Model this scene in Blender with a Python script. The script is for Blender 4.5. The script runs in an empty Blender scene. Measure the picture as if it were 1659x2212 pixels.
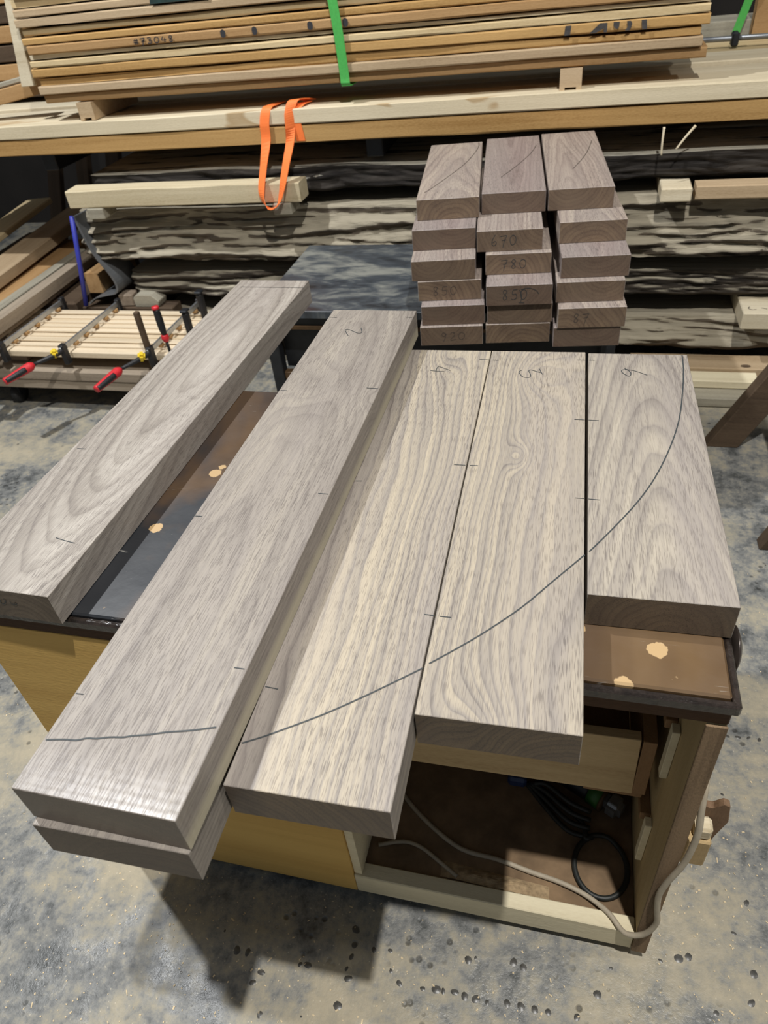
import bpy, bmesh, math, random
from mathutils import Vector, Matrix, Euler, noise

random.seed(11)
S = bpy.context.scene
COL = S.collection

# ------------------------------------------------------------------ camera
cam_d = bpy.data.cameras.new('camera')
cam = bpy.data.objects.new('camera', cam_d)
COL.objects.link(cam)
_R, _U, _F = Vector((0.96839, 0.23102, -0.09424)), Vector((-0.07690, 0.63533, 0.76841)), Vector((-0.23939, 0.73672, -0.63237))
_F = _R.cross(_U) * -1
_M = Matrix((( _R.x, _U.x, -_F.x, 0.4676), (_R.y, _U.y, -_F.y, -0.5892), (_R.z, _U.z, -_F.z, 1.6050), (0, 0, 0, 1)))
cam.matrix_world = _M
cam_d.sensor_fit = 'VERTICAL'
cam_d.sensor_height = 36.0
cam_d.lens = 1530.4 * 36.0 / 2212
cam_d.clip_start = 0.02
cam_d.dof.use_dof = True
cam_d.dof.focus_distance = 1.15
cam_d.dof.aperture_fstop = 7.5
S.camera = cam

# ------------------------------------------------------------------ world, lamps, exposure
w = bpy.data.worlds.new('hall_ambient')
S.world = w
w.use_nodes = True
bg = w.node_tree.nodes['Background']
bg.inputs[0].default_value = (0.62, 0.68, 0.74, 1)
bg.inputs[1].default_value = 0.19


def lamp(name, loc, power, size, col):
    d = bpy.data.lights.new(name, 'AREA')
    d.shape = 'DISK'
    d.size = size
    d.energy = power
    d.color = col
    o = bpy.data.objects.new(name, d)
    o.location = loc
    COL.objects.link(o)
    return o


lamp('ceiling_lamp', (-1.92, 0.95, 4.5), 162, 0.10, (0.97, 0.985, 1.0))
lamp('ceiling_lamp', (0.95, -0.64, 4.55), 178, 0.08, (1.0, 0.97, 0.92))
lamp('ceiling_lamp', (4.2, 0.6, 4.5), 60, 0.30, (1.0, 0.96, 0.90))
S.view_settings.view_transform = 'Standard'
S.view_settings.look = 'None'
S.view_settings.gamma = 1.0
S.view_settings.use_curve_mapping = False
S.view_settings.exposure = 0.0

# ------------------------------------------------------------------ helpers
TBL = 0.8386       # bench top
TH = 0.06          # walnut thickness


def wm(o):
    m = o.matrix_basis.copy()
    if o.parent:
        m = wm(o.parent) @ m
    return m


def attach(o, parent):
    if parent is not None:
        b = wm(parent).inverted() @ o.matrix_basis
        o.parent = parent
        o.matrix_basis = b
    return o


def tag(o, label, cat, group=None, kind=None):
    o['label'] = label
    o['category'] = cat
    if group:
        o['group'] = group
    if kind:
        o['kind'] = kind
    return o


def struct(o, label=None):
    o['kind'] = 'structure'
    if label:
        o['label'] = label
        o['category'] = 'floor' if 'floor' in o.name else 'wall'
    return o


def empty(name, loc, rz=0.0):
    o = bpy.data.objects.new(name, None)
    COL.objects.link(o)
    o.empty_display_size = 0.05
    o.location = loc
    o.rotation_euler = (0, 0, rz)
    return o


def mk(name, verts, faces, mat, parent=None, loc=(0, 0, 0), rot=(0, 0, 0), smooth=False):
    me = bpy.data.meshes.new(name)
    me.from_pydata([tuple(v) for v in verts], [], faces)
    me.materials.append(mat)
    me.update()
    if smooth:
        me.polygons.foreach_set('use_smooth', [True] * len(me.polygons))
    o = bpy.data.objects.new(name, me)
    COL.objects.link(o)
    o.location = loc
    o.rotation_euler = rot
    return attach(o, parent)


def bm_obj(name, bm, mat, parent=None, loc=(0, 0, 0), rot=(0, 0, 0), smooth=False):
    bmesh.ops.recalc_face_normals(bm, faces=bm.faces)
    me = bpy.data.meshes.new(name)
    bm.to_mesh(me)
    bm.free()
    me.materials.append(mat)
    if smooth:
        me.polygons.foreach_set('use_smooth', [True] * len(me.polygons))
    o = bpy.data.objects.new(name, me)
    COL.objects.link(o)
    o.location = loc
    o.rotation_euler = rot
    return attach(o, parent)


def box(name, size, loc, mat, parent=None, rot=(0, 0, 0), bev=0.0015, seg=1):
    """bevelled block, loc is its centre"""
    bm = bmesh.new()
    bmesh.ops.create_cube(bm, size=1.0)
    for v in bm.verts:
        v.co = Vector((v.co.x * size[0], v.co.y * size[1], v.co.z * size[2]))
    if bev:
        bmesh.ops.bevel(bm, geom=list(bm.edges), offset=min(bev, min(size) * 0.3), segments=seg, affect='EDGES')
    return bm_obj(name, bm, mat, parent, loc, rot)


def bx(name, x0, x1, y0, y1, z0, z1, mat, parent=None, bev=0.0015, rot=(0, 0, 0)):
    return box(name, (x1 - x0, y1 - y0, z1 - z0), ((x0 + x1) / 2, (y0 + y1) / 2, (z0 + z1) / 2), mat, parent, rot, bev)


def plank(name, x0, x1, y0, y1, z0, z1, mat, parent=None, amp=0.002, seg=30, freq=3.0, seed=0.0, rot=(0, 0, 0), wane=0.0, bow=0.0):
    """sawn timber along X with slightly wavy faces; loc = centre"""
    L, W, H = x1 - x0, y1 - y0, z1 - z0
    b = min(0.004, H * 0.15)
    ring = [(-W / 2 + b, -H / 2), (W / 2 - b, -H / 2), (W / 2, -H / 2 + b), (W / 2, H / 2 - b), (W / 2 - b, H / 2), (-W / 2 + b, H / 2), (-W / 2, H / 2 - b), (-W / 2, -H / 2 + b)]
    vs, fs = [], []
    for i in range(seg + 1):
        x = -L / 2 + L * i / seg
        for k, (y, z) in enumerate(ring):
            p = Vector((x * freq + seed, k // 2 * 3.1 + seed * 1.7, seed))
            d = noise.noise(p) * amp
            d2 = noise.noise(p * 2.3 + Vector((5, 1, 2))) * amp
            zz = z + d + bow * (1 - (2 * x / L) ** 2)
            if k in (6, 7) and wane:
                y = y + max(0, noise.noise(Vector((x * 1.7 + seed, seed, 3)))) * wane
            if k in (5, 6) and wane:
                zz -= max(0, noise.noise(Vector((x * 2.1 + seed, 9, seed)))) * wane * 0.7
            xx = x + (d2 if i in (0, seg) else 0)
            vs.append((xx, y + d2, zz))
    n = len(ring)
    for i in range(seg):
        for k in range(n):
            a, c = i * n + k, i * n + (k + 1) % n
            fs.append((a, a + n, c + n, c))
    fs.append(tuple(range(n)))
    fs.append(tuple(seg * n + k for k in reversed(range(n))))
    return mk(name, vs, fs, mat, parent, ((x0 + x1) / 2, (y0 + y1) / 2, (z0 + z1) / 2), rot)


def tube(name, pts, r, mat, parent=None, n=8, caps=True, smooth_pts=4):
    """round tube along a smoothed polyline; r is a number or list of radii per control point"""
    P = [Vector(p) for p in pts]
    R = r if isinstance(r, (list, tuple)) else [r] * len(P)
    if smooth_pts > 1 and len(P) > 2:
        Q, QR = [], []
        for i in range(len(P) - 1):
            p0, p1, p2, p3 = P[max(i - 1, 0)], P[i], P[i + 1], P[min(i + 2, len(P) - 1)]
            for s in range(smooth_pts):
                t = s / smooth_pts
                Q.append(0.5 * ((2 * p1) + (p2 - p0) * t + (2 * p0 - 5 * p1 + 4 * p2 - p3) * t * t + (3 * p1 - p0 - 3 * p2 + p3) * t ** 3))
                QR.append(R[i] * (1 - t) + R[i + 1] * t)
        Q.append(P[-1])
        QR.append(R[-1])
        P, R = Q, QR
    org = P[0].copy()
    vs, fs = [], []
    ref = Vector((0, 0, 1))
    for i, p in enumerate(P):
        d = (P[min(i + 1, len(P) - 1)] - P[max(i - 1, 0)]).normalized()
        if abs(d.dot(ref)) > 0.95:
            ref = Vector((1, 0, 0)) if abs(d.x) < 0.9 else Vector((0, 1, 0))
        a = d.cross(ref).normalized()
        b = d.cross(a)
        ref = a.cross(d).normalized()
        for k in range(n):
            t = 2 * math.pi * k / n
            vs.append(p - org + (a * math.cos(t) + b * math.sin(t)) * R[i])
    for i in range(len(P) - 1):
        for k in range(n):
            a, c = i * n + k, i * n + (k + 1) % n
            fs.append((a, c, c + n, a + n))
    if caps:
        fs.append(tuple(reversed(range(n))))
        m = (len(P) - 1) * n
        fs.append(tuple(m + k for k in range(n)))
    return mk(name, vs, fs, mat, parent, org, smooth=True)


def ribbon(name, pts, wvecs, thick, mat, parent=None, sm=5):
    """webbing strap: centre points and half-width vectors"""
    P, Wv = [Vector(p) for p in pts], [Vector(v) for v in wvecs]
    Q, QW = [], []
    for i in range(len(P) - 1):
        p0, p1, p2, p3 = P[max(i - 1, 0)], P[i], P[i + 1], P[min(i + 2, len(P) - 1)]
        for s in range(sm):
            t = s / sm
            Q.append(0.5 * ((2 * p1) + (p2 - p0) * t + (2 * p0 - 5 * p1 + 4 * p2 - p3) * t * t + (3 * p1 - p0 - 3 * p2 + p3) * t ** 3))
            QW.append(Wv[i].lerp(Wv[i + 1], t))
    Q.append(P[-1])
    QW.append(Wv[-1])
    org = Q[0].copy()
    vs, fs = [], []
    for i, p in enumerate(Q):
        d = (Q[min(i + 1, len(Q) - 1)] - Q[max(i - 1, 0)]).normalized()
        nn = d.cross(QW[i]).normalized() * thick / 2
        for a, b in ((-1, -1), (1, -1), (1, 1), (-1, 1)):
            vs.append(p - org + QW[i] * a + nn * b)
    for i in range(len(Q) - 1):
        for k in range(4):
            a, c = i * 4 + k, i * 4 + (k + 1) % 4
            fs.append((a, c, c + 4, a + 4))
    fs.append((3, 2, 1, 0))
    m = (len(Q) - 1) * 4
    fs.append((m, m + 1, m + 2, m + 3))
    return mk(name, vs, fs, mat, parent, org, smooth=False)


def prism(name, poly, axis, a0, a1, mat, parent=None, bev=0.0):
    """extrude a polygon; axis 'x': poly is (y,z); 'y': (x,z); 'z': (x,y). World coordinates."""
    cx = sum(p[0] for p in poly) / len(poly)
    cy = sum(p[1] for p in poly) / len(poly)
    am = (a0 + a1) / 2
    bm = bmesh.new()
    lay = []
    for a in (a0 - am, a1 - am):
        row = []
        for p in poly:
            u, v = p[0] - cx, p[1] - cy
            co = {'x': (a, u, v), 'y': (u, a, v), 'z': (u, v, a)}[axis]
            row.append(bm.verts.new(co))
        lay.append(row)
    n = len(poly)
    bm.faces.new(lay[0])
    bm.faces.new(list(reversed(lay[1])))
    for k in range(n):
        bm.faces.new((lay[0][k], lay[1][k], lay[1][(k + 1) % n], lay[0][(k + 1) % n]))
    if bev:
        bmesh.ops.bevel(bm, geom=list(bm.edges), offset=bev, segments=1, affect='EDGES')
    loc = {'x': (am, cx, cy), 'y': (cx, am, cy), 'z': (cx, cy, am)}[axis]
    return bm_obj(name, bm, mat, parent, loc)


def stroke_mesh(lines, width, lift=0.0):
    """flat pen strokes in the plane (u,v) -> verts, faces"""
    vs, fs = [], []
    for ln in lines:
        P = [Vector((p[0], p[1])) for p in ln]
        b0 = len(vs)
        for i, p in enumerate(P):
            d = (P[min(i + 1, len(P) - 1)] - P[max(i - 1, 0)])
            if d.length < 1e-9:
                d = Vector((1, 0))
            d.normalize()
            nn = Vector((-d.y, d.x)) * width / 2
            vs += [(p + nn), (p - nn)]
        for i in range(len(P) - 1):
            a = b0 + i * 2
            fs.append((a, a + 1, a + 3, a + 2))
    return vs, fs


def catmull(pts, sm=5):
    P = [Vector((p[0], p[1])) for p in pts]
    if len(P) < 3:
        return P
    Q = []
    for i in range(len(P) - 1):
        p0, p1, p2, p3 = P[max(i - 1, 0)], P[i], P[i + 1], P[min(i + 2, len(P) - 1)]
        for s in range(sm):
            t = s / sm
            Q.append(0.5 * ((2 * p1) + (p2 - p0) * t + (2 * p0 - 5 * p1 + 4 * p2 - p3) * t * t + (3 * p1 - p0 - 3 * p2 + p3) * t ** 3))
    Q.append(P[-1])
    return Q


def strokes_on_top(name, lines, width, z, mat, parent):
    """pen strokes drawn on a horizontal face (world x,y at height z)"""
    vs, fs = stroke_mesh([catmull(l) for l in lines], width)
    c = sum(vs, Vector((0, 0))) / len(vs)
    o = mk(name, [(v.x - c.x, v.y - c.y, 0) for v in vs], fs, mat, None, (c.x, c.y, z + 0.0004))
    return attach(o, parent)


def strokes_on_front(name, lines, width, y, mat, parent, rz=0.0, origin=None):
    """pen strokes on a vertical face looking towards -Y (world x,z); optional rotation about origin"""
    vs, fs = stroke_mesh([catmull(l) for l in lines], width)
    c = sum(vs, Vector((0, 0))) / len(vs)
    if origin is None:
        loc = Vector((c.x, y - 0.0005, c.y))
    else:   # u is measured along the rotated face from origin
        a = Vector((math.cos(rz), math.sin(rz), 0))
        nn = Vector((math.sin(rz), -math.cos(rz), 0))
        loc = Vector(origin) + a * c.x + nn * 0.0006
        loc.z = c.y
    o = mk(name, [(v.x - c.x, 0, v.y - c.y) for v in vs], fs, mat, None, loc, (0, 0, rz))
    return attach(o, parent)


DIG = {'0': [[(.5, 1), (.15, .8), (.05, .45), (.25, .05), (.6, .05), (.9, .4), (.85, .8), (.5, 1)]],
       '2': [[(.1, .75), (.35, 1), (.75, .9), (.7, .55), (.1, 0), (.95, .05)]],
       '3': [[(.1, .95), (.6, 1), (.75, .75), (.35, .55), (.8, .35), (.6, .03), (.05, .1)]],
       '4': [[(.45, 1), (.1, .4), (.95, .42)], [(.7, .75), (.65, 0)]],
       '5': [[(.9, 1), (.3, .95), (.2, .55), (.7, .55), (.8, .2), (.4, 0), (.05, .1)]],
       '6': [[(.6, 1.1), (.2, .6), (.1, .2), (.4, 0), (.75, .2), (.6, .45), (.2, .3)]],
       '7': [[(0, .9), (.5, .95), (.9, .95), (.6, .5), (.35, -.25)], [(.25, .5), (.85, .55)]],
       '8': [[(.8, .85), (.45, 1), (.2, .75), (.5, .5), (.75, .2), (.45, 0), (.2, .2), (.5, .5), (.8, .85)]],
       '9': [[(.8, .8), (.4, 1), (.15, .7), (.5, .5), (.8, .8), (.65, .3), (.35, -.2)]],
       '#': [[(.3, 0), (.45, 1)], [(.65, 0), (.8, 1)], [(.05, .35), (.95, .4)], [(.1, .68), (1, .73)]]}


def text_lines(txt, u, v, w, h, slope=0.0):
    out = []
    for i, ch in enumerate(txt):
        for l in DIG[ch]:
            out.append([(u + (i + p[0] * 0.75) * w, v + p[1] * h + slope * (i + p[0]) * w) for p in l])
    return out


# ------------------------------------------------------------------ materials
def new_mat(name):
    m = bpy.data.materials.new(name)
    m.use_nodes = True
    nt = m.node_tree
    return m, nt, nt.nodes['Principled BSDF']


class G:
    """small node-graph helper"""
    def __init__(self, nt):
        self.nt = nt

    def n(self, typ, **kw):
        nd = self.nt.nodes.new(typ)
        for k, v in kw.items():
            setattr(nd, k, v)
        return nd

    def link(self, a, b):
        self.nt.links.new(a, b)

    def put(self, sock, v):
        if hasattr(v, 'is_linked') or isinstance(v, bpy.types.NodeSocket):
            self.link(v, sock)
        else:
            sock.default_value = v

    def m(self, op, a, b=0.0, c=None, clamp=False):
        nd = self.n('ShaderNodeMath', operation=op, use_clamp=clamp)
        self.put(nd.inputs[0], a)
        self.put(nd.inputs[1], b)
        if c is not None:
            self.put(nd.inputs[2], c)
        return nd.outputs[0]

    def map(self, vec, scale=(1, 1, 1), loc=(0, 0, 0)):
        nd = self.n('ShaderNodeMapping')
        self.link(vec, nd.inputs[0])
        self.put(nd.inputs['Location'], loc)
        nd.inputs['Scale'].default_value = scale
        return nd.outputs[0]

    def noise(self, vec, scale=1.0, detail=2.0, rough=0.5, dist=0.0):
        nd = self.n('ShaderNodeTexNoise')
        self.link(vec, nd.inputs['Vector'])
        nd.inputs['Scale'].default_value = scale
        nd.inputs['Detail'].default_value = detail
        nd.inputs['Roughness'].default_value = rough
        nd.inputs['Distortion'].default_value = dist
        return nd.outputs[0]

    def ramp(self, fac, stops, interp='LINEAR'):
        nd = self.n('ShaderNodeValToRGB')
        cr = nd.color_ramp
        cr.interpolation = interp
        while len(cr.elements) < len(stops):
            cr.elements.new(0.5)
        for e, (p, c) in zip(cr.elements, stops):
            e.position = p
            e.color = (c[0], c[1], c[2], 1) if not isinstance(c, (int, float)) else (c, c, c, 1)
        self.link(fac, nd.inputs[0])
        return nd.outputs[0]

    def mix(self, fac, a, b, blend='MIX'):
        nd = self.n('ShaderNodeMix', data_type='RGBA', blend_type=blend)
        self.put(nd.inputs[0], fac)
        for s, v in ((nd.inputs[6], a), (nd.inputs[7], b)):
            if isinstance(v, bpy.types.NodeSocket):
                self.link(v, s)
            else:
                s.default_value = (v[0], v[1], v[2], 1)
        return nd.outputs[2]

    def bump(self, h, strength, dist, bsdf):
        nd = self.n('ShaderNodeBump')
        nd.inputs['Strength'].default_value = strength
        nd.inputs['Distance'].default_value = dist
        self.link(h, nd.inputs['Height'])
        self.link(nd.outputs[0], bsdf.inputs['Normal'])


def walnut(name, seed=0.0, cx=0.0, cz=-0.06, taper=0.06, ring=0.009, warp=0.02, knots=(), contrast=1.0, lo=(0.118, 0.100, 0.090), mid=(0.262, 0.232, 0.200), hi=(0.435, 0.385, 0.305), bend=0.0, rnd=False, ridges=None, heart_shade=None, endm=(0.41, 0.34, 0.27), pale_band=False):
    mt, nt, bs = new_mat(name)
    g = G(nt)
    tc = g.n('ShaderNodeTexCoord').outputs['Object']
    if rnd:
        oi = g.n('ShaderNodeObjectInfo').outputs['Random']
        cmb = g.n('ShaderNodeCombineXYZ')
        g.link(g.m('MULTIPLY', oi, 37.0), cmb.inputs[0])
        g.link(g.m('MULTIPLY', oi, 91.0), cmb.inputs[1])
        off = cmb.outputs[0]
    else:
        off = (seed * 1.37, seed * 2.11, seed * 0.7)
    sp = g.n('ShaderNodeSeparateXYZ')
    g.link(tc, sp.inputs[0])
    X, Y, Z = sp.outputs
    if rnd:
        X = g.m('ADD', X, g.m('MULTIPLY_ADD', oi, 0.16, -0.08))
    n1 = g.noise(g.map(tc, (5, 1.6, 5), off), 1.0, 2)
    n2 = g.noise(g.map(tc, (13, 3.2, 13), off), 1.0, 3)
    n3 = g.noise(g.map(tc, (40, 9.0, 40), off), 1.0, 2)
    px = g.m('ADD', g.m('SUBTRACT', X, cx), g.m('MULTIPLY_ADD', n1, warp * 3, -warp * 1.5))
    pz = g.m('SUBTRACT', Z, cz)
    r = g.m('SQRT', g.m('ADD', g.m('MULTIPLY', px, px), g.m('MULTIPLY', pz, pz)))
    r = g.m('ADD', r, g.m('MULTIPLY', Y, taper))
    if bend:
        r = g.m('ADD', r, g.m('MULTIPLY', g.m('MULTIPLY', Y, Y), bend))
    r = g.m('ADD', r, g.m('MULTIPLY_ADD', n2, warp * 1.1, -warp * 0.55))
    r = g.m('ADD', r, g.m('MULTIPLY_ADD', n3, warp * 0.16, -warp * 0.08))
    for kx, ky, amp, sg in knots:
        dx = g.m('DIVIDE', g.m('SUBTRACT', X, kx), sg)
        dy = g.m('DIVIDE', g.m('SUBTRACT', Y, ky), sg * 1.8)
        e = g.m('POWER', 2.718, g.m('MULTIPLY', g.m('ADD', g.m('MULTIPLY', dx, dx), g.m('MULTIPLY', dy, dy)), -1.0))
        r = g.m('ADD', r, g.m('MULTIPLY', e, amp))
    rr = g.m('DIVIDE', r, ring)
    f1 = g.m('FRACT', rr)
    big = g.noise(g.map(tc, (14, 1.1, 14), (seed + 3, seed, 2)), 1.0, 3, 0.6)
    bands = g.ramp(f1, [(0.0, 0.45), (0.10, 0.62), (0.55, 0.60), (0.86, 0.30), (0.95, 0.14), (1.0, 0.45)])
    rr2 = g.m('FRACT', g.m('MULTIPLY', rr, 0.37))
    bands2 = g.ramp(rr2, [(0.0, 0.35), (0.3, 0.75), (0.7, 0.45), (1.0, 0.35)])
    st = g.noise(g.map(tc, (240, 5.0, 240), off), 1.0, 4, 0.65)
    v = g.m('MULTIPLY_ADD', bands, 0.40 * contrast, 0.12)
    v = g.m('ADD', v, g.m('MULTIPLY', bands2, 0.34 * contrast))
    v = g.m('ADD', v, g.m('MULTIPLY_ADD', big, 0.50, -0.22))
    v = g.m('ADD', v, g.m('MULTIPLY_ADD', st, 0.40, -0.19))
    v = g.m('ADD', v, 0.17 * (1 - contrast) + 0.03)
    if heart_shade is not None:  # heartwood edge, with the raised neighbour's cast shade deepened in the colour
        v = g.m('SUBTRACT', v, g.ramp(g.m('ADD', X, g.m('MULTIPLY_ADD', n1, 0.03, -heart_shade - 0.015)), [(0.0, 0.30), (0.024, 0.0)]))
    col = g.ramp(v, [(0.18, lo), (0.50, mid), (0.85, hi)])
    # purple-grey tint drifting across the plank
    tint = g.noise(g.map(tc, (9, 0.8, 9), (seed * 3, 1, seed)), 1.0, 2)
    col = g.mix(g.ramp(tint, [(0.42, 0.0), (0.70, 0.55)]), col, (0.285, 0.252, 0.232))
    # open pores: short dark dashes along the grain
    po = g.noise(g.map(tc, (1000, 46, 1000), off), 1.0, 1, 0.5)
    dens = g.ramp(g.noise(g.map(tc, (16, 2.5, 16), (seed, 5, 1)), 1.0, 2), [(0.35, 0.35), (0.65, 1.0)])
    pm = g.m('MULTIPLY', g.ramp(po, [(0.53, 0.0), (0.64, 1.0)]), dens)
    col = g.mix(g.m('MULTIPLY', pm, 0.62), col, (0.085, 0.070, 0.064))
    if pale_band:   # pale band along the lower right arris
        sm_ = g.m('MULTIPLY', g.ramp(X, [(0.0905, 0.0), (0.0935, 1.0)]), g.ramp(g.m('ADD', g.m('SUBTRACT', 0.0, Z), g.m('MULTIPLY_ADD', n1, 0.024, -0.012)), [(0.0, 0.0), (0.016, 1.0)]))
        col = g.mix(g.m('MULTIPLY', sm_, 0.75), col, (0.50, 0.45, 0.32))
    # end grain soaks up light: darker and browner than the planed faces
    on = g.n('ShaderNodeTexCoord').outputs['Normal']
    sn = g.n('ShaderNodeSeparateXYZ')
    g.link(on, sn.inputs[0])
    en = g.ramp(g.m('ABSOLUTE', sn.outputs[1]), [(0.70, 0.0), (0.85, 1.0)])
    col = g.mix(en, col, g.mix(1.0, col, endm, 'MULTIPLY'))
    g.link(col, bs.inputs['Base Color'])
    bs.inputs['Roughness'].default_value = 0.50
    bs.inputs['Specular IOR Level'].default_value = 0.5
    hgt = g.m('MULTIPLY_ADD', pm, -1.0, 1.0)
    if ridges:   # planer snipe: shallow cross ridges close to one end
        msk = g.ramp(g.m('ADD', Y, ridges), [(0.0, 1.0), (0.06, 0.0)])
        wv = g.m('SINE', g.m('MULTIPLY', g.m('ADD', Y, g.m('MULTIPLY', n3, 0.004)), 2 * math.pi / 0.0105))
        hgt = g.m('ADD', hgt, g.m('MULTIPLY', g.m('MULTIPLY', wv, msk), 0.6))
        g.link(g.m('MULTIPLY_ADD', msk, -0.18, 0.50), bs.inputs['Roughness'])
    g.bump(hgt, 0.25, 0.0006, bs)
    return mt


def timber(name, light, dark, axis=0, stain=None, streak=1.0, rough=0.75, speck=0.3, scl=1.0):
    """sawn softwood / hardwood, grain along the local axis"""
    mt, nt, bs = new_mat(name)
    g = G(nt)
    tc = g.n('ShaderNodeTexCoord').outputs['Object']
    oi = g.n('ShaderNodeObjectInfo').outputs['Random']
    cmb = g.n('ShaderNodeCombineXYZ')
    g.link(g.m('MULTIPLY', oi, 53.0), cmb.inputs[0])
    g.link(g.m('MULTIPLY', oi, 17.0), cmb.inputs[1])
    g.link(g.m('MULTIPLY', oi, 29.0), cmb.inputs[2])

    def ax(a, b):
        s = [b * scl] * 3
        s[axis] = a * scl
        return tuple(s)
    a = g.noise(g.map(tc, ax(1.5, 45), cmb.outputs[0]), 1.0, 4, 0.6, 0.4)
    b = g.noise(g.map(tc, ax(0.9, 9), cmb.outputs[0]), 1.0, 3, 0.5, 0.8)
    c = g.noise(g.map(tc, ax(90, 260), cmb.outputs[0]), 1.0, 2)
    v = g.m('ADD', g.m('MULTIPLY', a, 0.55 * streak), g.m('MULTIPLY', b, 0.6))
    v = g.m('ADD', v, g.m('MULTIPLY_ADD', c, speck, -speck / 2))
    col = g.ramp(v, [(0.34, dark), (0.50, tuple(0.45 * d + 0.55 * l for d, l in zip(dark, light))), (0.72, light)])
    if stain:
        s = g.noise(g.map(tc, ax(1.1, 5), cmb.outputs[0]), 1.0, 3, 0.55, 1.2)
        col = g.mix(g.ramp(s, [(0.585, 0.0), (0.60, 0.85), (0.66, 0.35)]), col, stain)
    hv = g.m('MULTIPLY_ADD', oi, 0.18, 0.91)
    hs = g.n('ShaderNodeHueSaturation')
    g.link(col, hs.inputs['Color'])
    g.link(hv, hs.inputs['Value'])
    g.link(hs.outputs[0], bs.inputs['Base Color'])
    bs.inputs['Roughness'].default_value = rough
    bs.inputs['Specular IOR Level'].default_value = 0.25
    g.bump(g.m('ADD', a, c), 0.25, 0.002, bs)
    return mt


def plain(name, col, rough=0.5, metal=0.0, vary=0.12, scale=30.0, spec=0.5, bump=0.0):
    mt, nt, bs = new_mat(name)
    g = G(nt)
    tc = g.n('ShaderNodeTexCoord').outputs['Object']
    nz = g.noise(tc, scale, 4, 0.6)
    c0 = tuple(max(0, c * (1 - vary)) for c in col)
    c1 = tuple(min(1, c * (1 + vary)) for c in col)
    g.link(g.ramp(nz, [(0.3, c0), (0.7, c1)]), bs.inputs['Base Color'])
    bs.inputs['Roughness'].default_value = rough
    bs.inputs['Metallic'].default_value = metal
    bs.inputs['Specular IOR Level'].default_value = spec
    if bump:
        g.bump(nz, bump, 0.003, bs)
    return mt


def concrete():
    mt, nt, bs = new_mat('stained_concrete')
    g = G(nt)
    tc = g.n('ShaderNodeTexCoord').outputs['Object']
    a = g.noise(tc, 2.3, 6, 0.62, 0.6)
    b = g.noise(g.map(tc, (1, 1, 1), (4, 2, 0)), 6.5, 6, 0.65, 0.4)
    c = g.noise(tc, 60, 4, 0.7)
    d = g.noise(g.map(tc, (1, 1, 1), (9, 5, 0)), 22, 5, 0.65)
    v = g.m('ADD', g.m('MULTIPLY', a, 0.55), g.m('MULTIPLY', b, 0.45))
    v = g.m('ADD', v, g.m('MULTIPLY_ADD', c, 0.22, -0.11))
    v = g.m('ADD', v, g.m('MULTIPLY_ADD', d, 0.40, -0.20))
    sm = g.noise(g.map(tc, (3.0, 1.2, 1), (2, 8, 0)), 1.0, 7, 0.7, 1.5)
    v = g.m('ADD', v, g.m('MULTIPLY_ADD', sm, 0.30, -0.15))
    col = g.ramp(v, [(0.35, (0.075, 0.079, 0.078)), (0.43, (0.170, 0.173, 0.168)), (0.48, (0.245, 0.237, 0.208)), (0.54, (0.315, 0.287, 0.222)), (0.63, (0.385, 0.340, 0.25))])
    # small dark pits
    vo = g.n('ShaderNodeTexVoronoi')
    g.link(tc, vo.inputs['Vector'])
    vo.inputs['Scale'].default_value = 34
    vo.inputs['Randomness'].default_value = 1.0
    pit = g.ramp(vo.outputs['Distance'], [(0.12, 1.0), (0.24, 0.0)])
    sel = g.ramp(g.noise(tc, 5.0, 3), [(0.54, 0.0), (0.62, 1.0)])
    pm = g.m('MULTIPLY', pit, sel)
    col = g.mix(g.m('MULTIPLY', pm, 0.75), col, (0.045, 0.045, 0.042))
    # pale flecks
    vf = g.n('ShaderNodeTexVoronoi')
    g.link(g.map(tc, (1, 1, 1), (3, 7, 0)), vf.inputs['Vector'])
    vf.inputs['Scale'].default_value = 75
    fl = g.ramp(vf.outputs['Distance'], [(0.07, 1.0), (0.13, 0.0)])
    col = g.mix(g.m('MULTIPLY', fl, 0.5), col, (0.60, 0.54, 0.42))
    g.link(col, bs.inputs['Base Color'])
    ro = g.ramp(b, [(0.35, 0.30), (0.62, 0.75)])
    g.link(ro, bs.inputs['Roughness'])
    bs.inputs['Specular IOR Level'].default_value = 0.45
    h = g.m('SUBTRACT', g.m('ADD', g.m('MULTIPLY', d, 0.6), g.m('MULTIPLY', c, 0.5)), g.m('MULTIPLY', pm, 1.2))
    g.bump(h, 0.55, 0.006, bs)
    return mt


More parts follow.
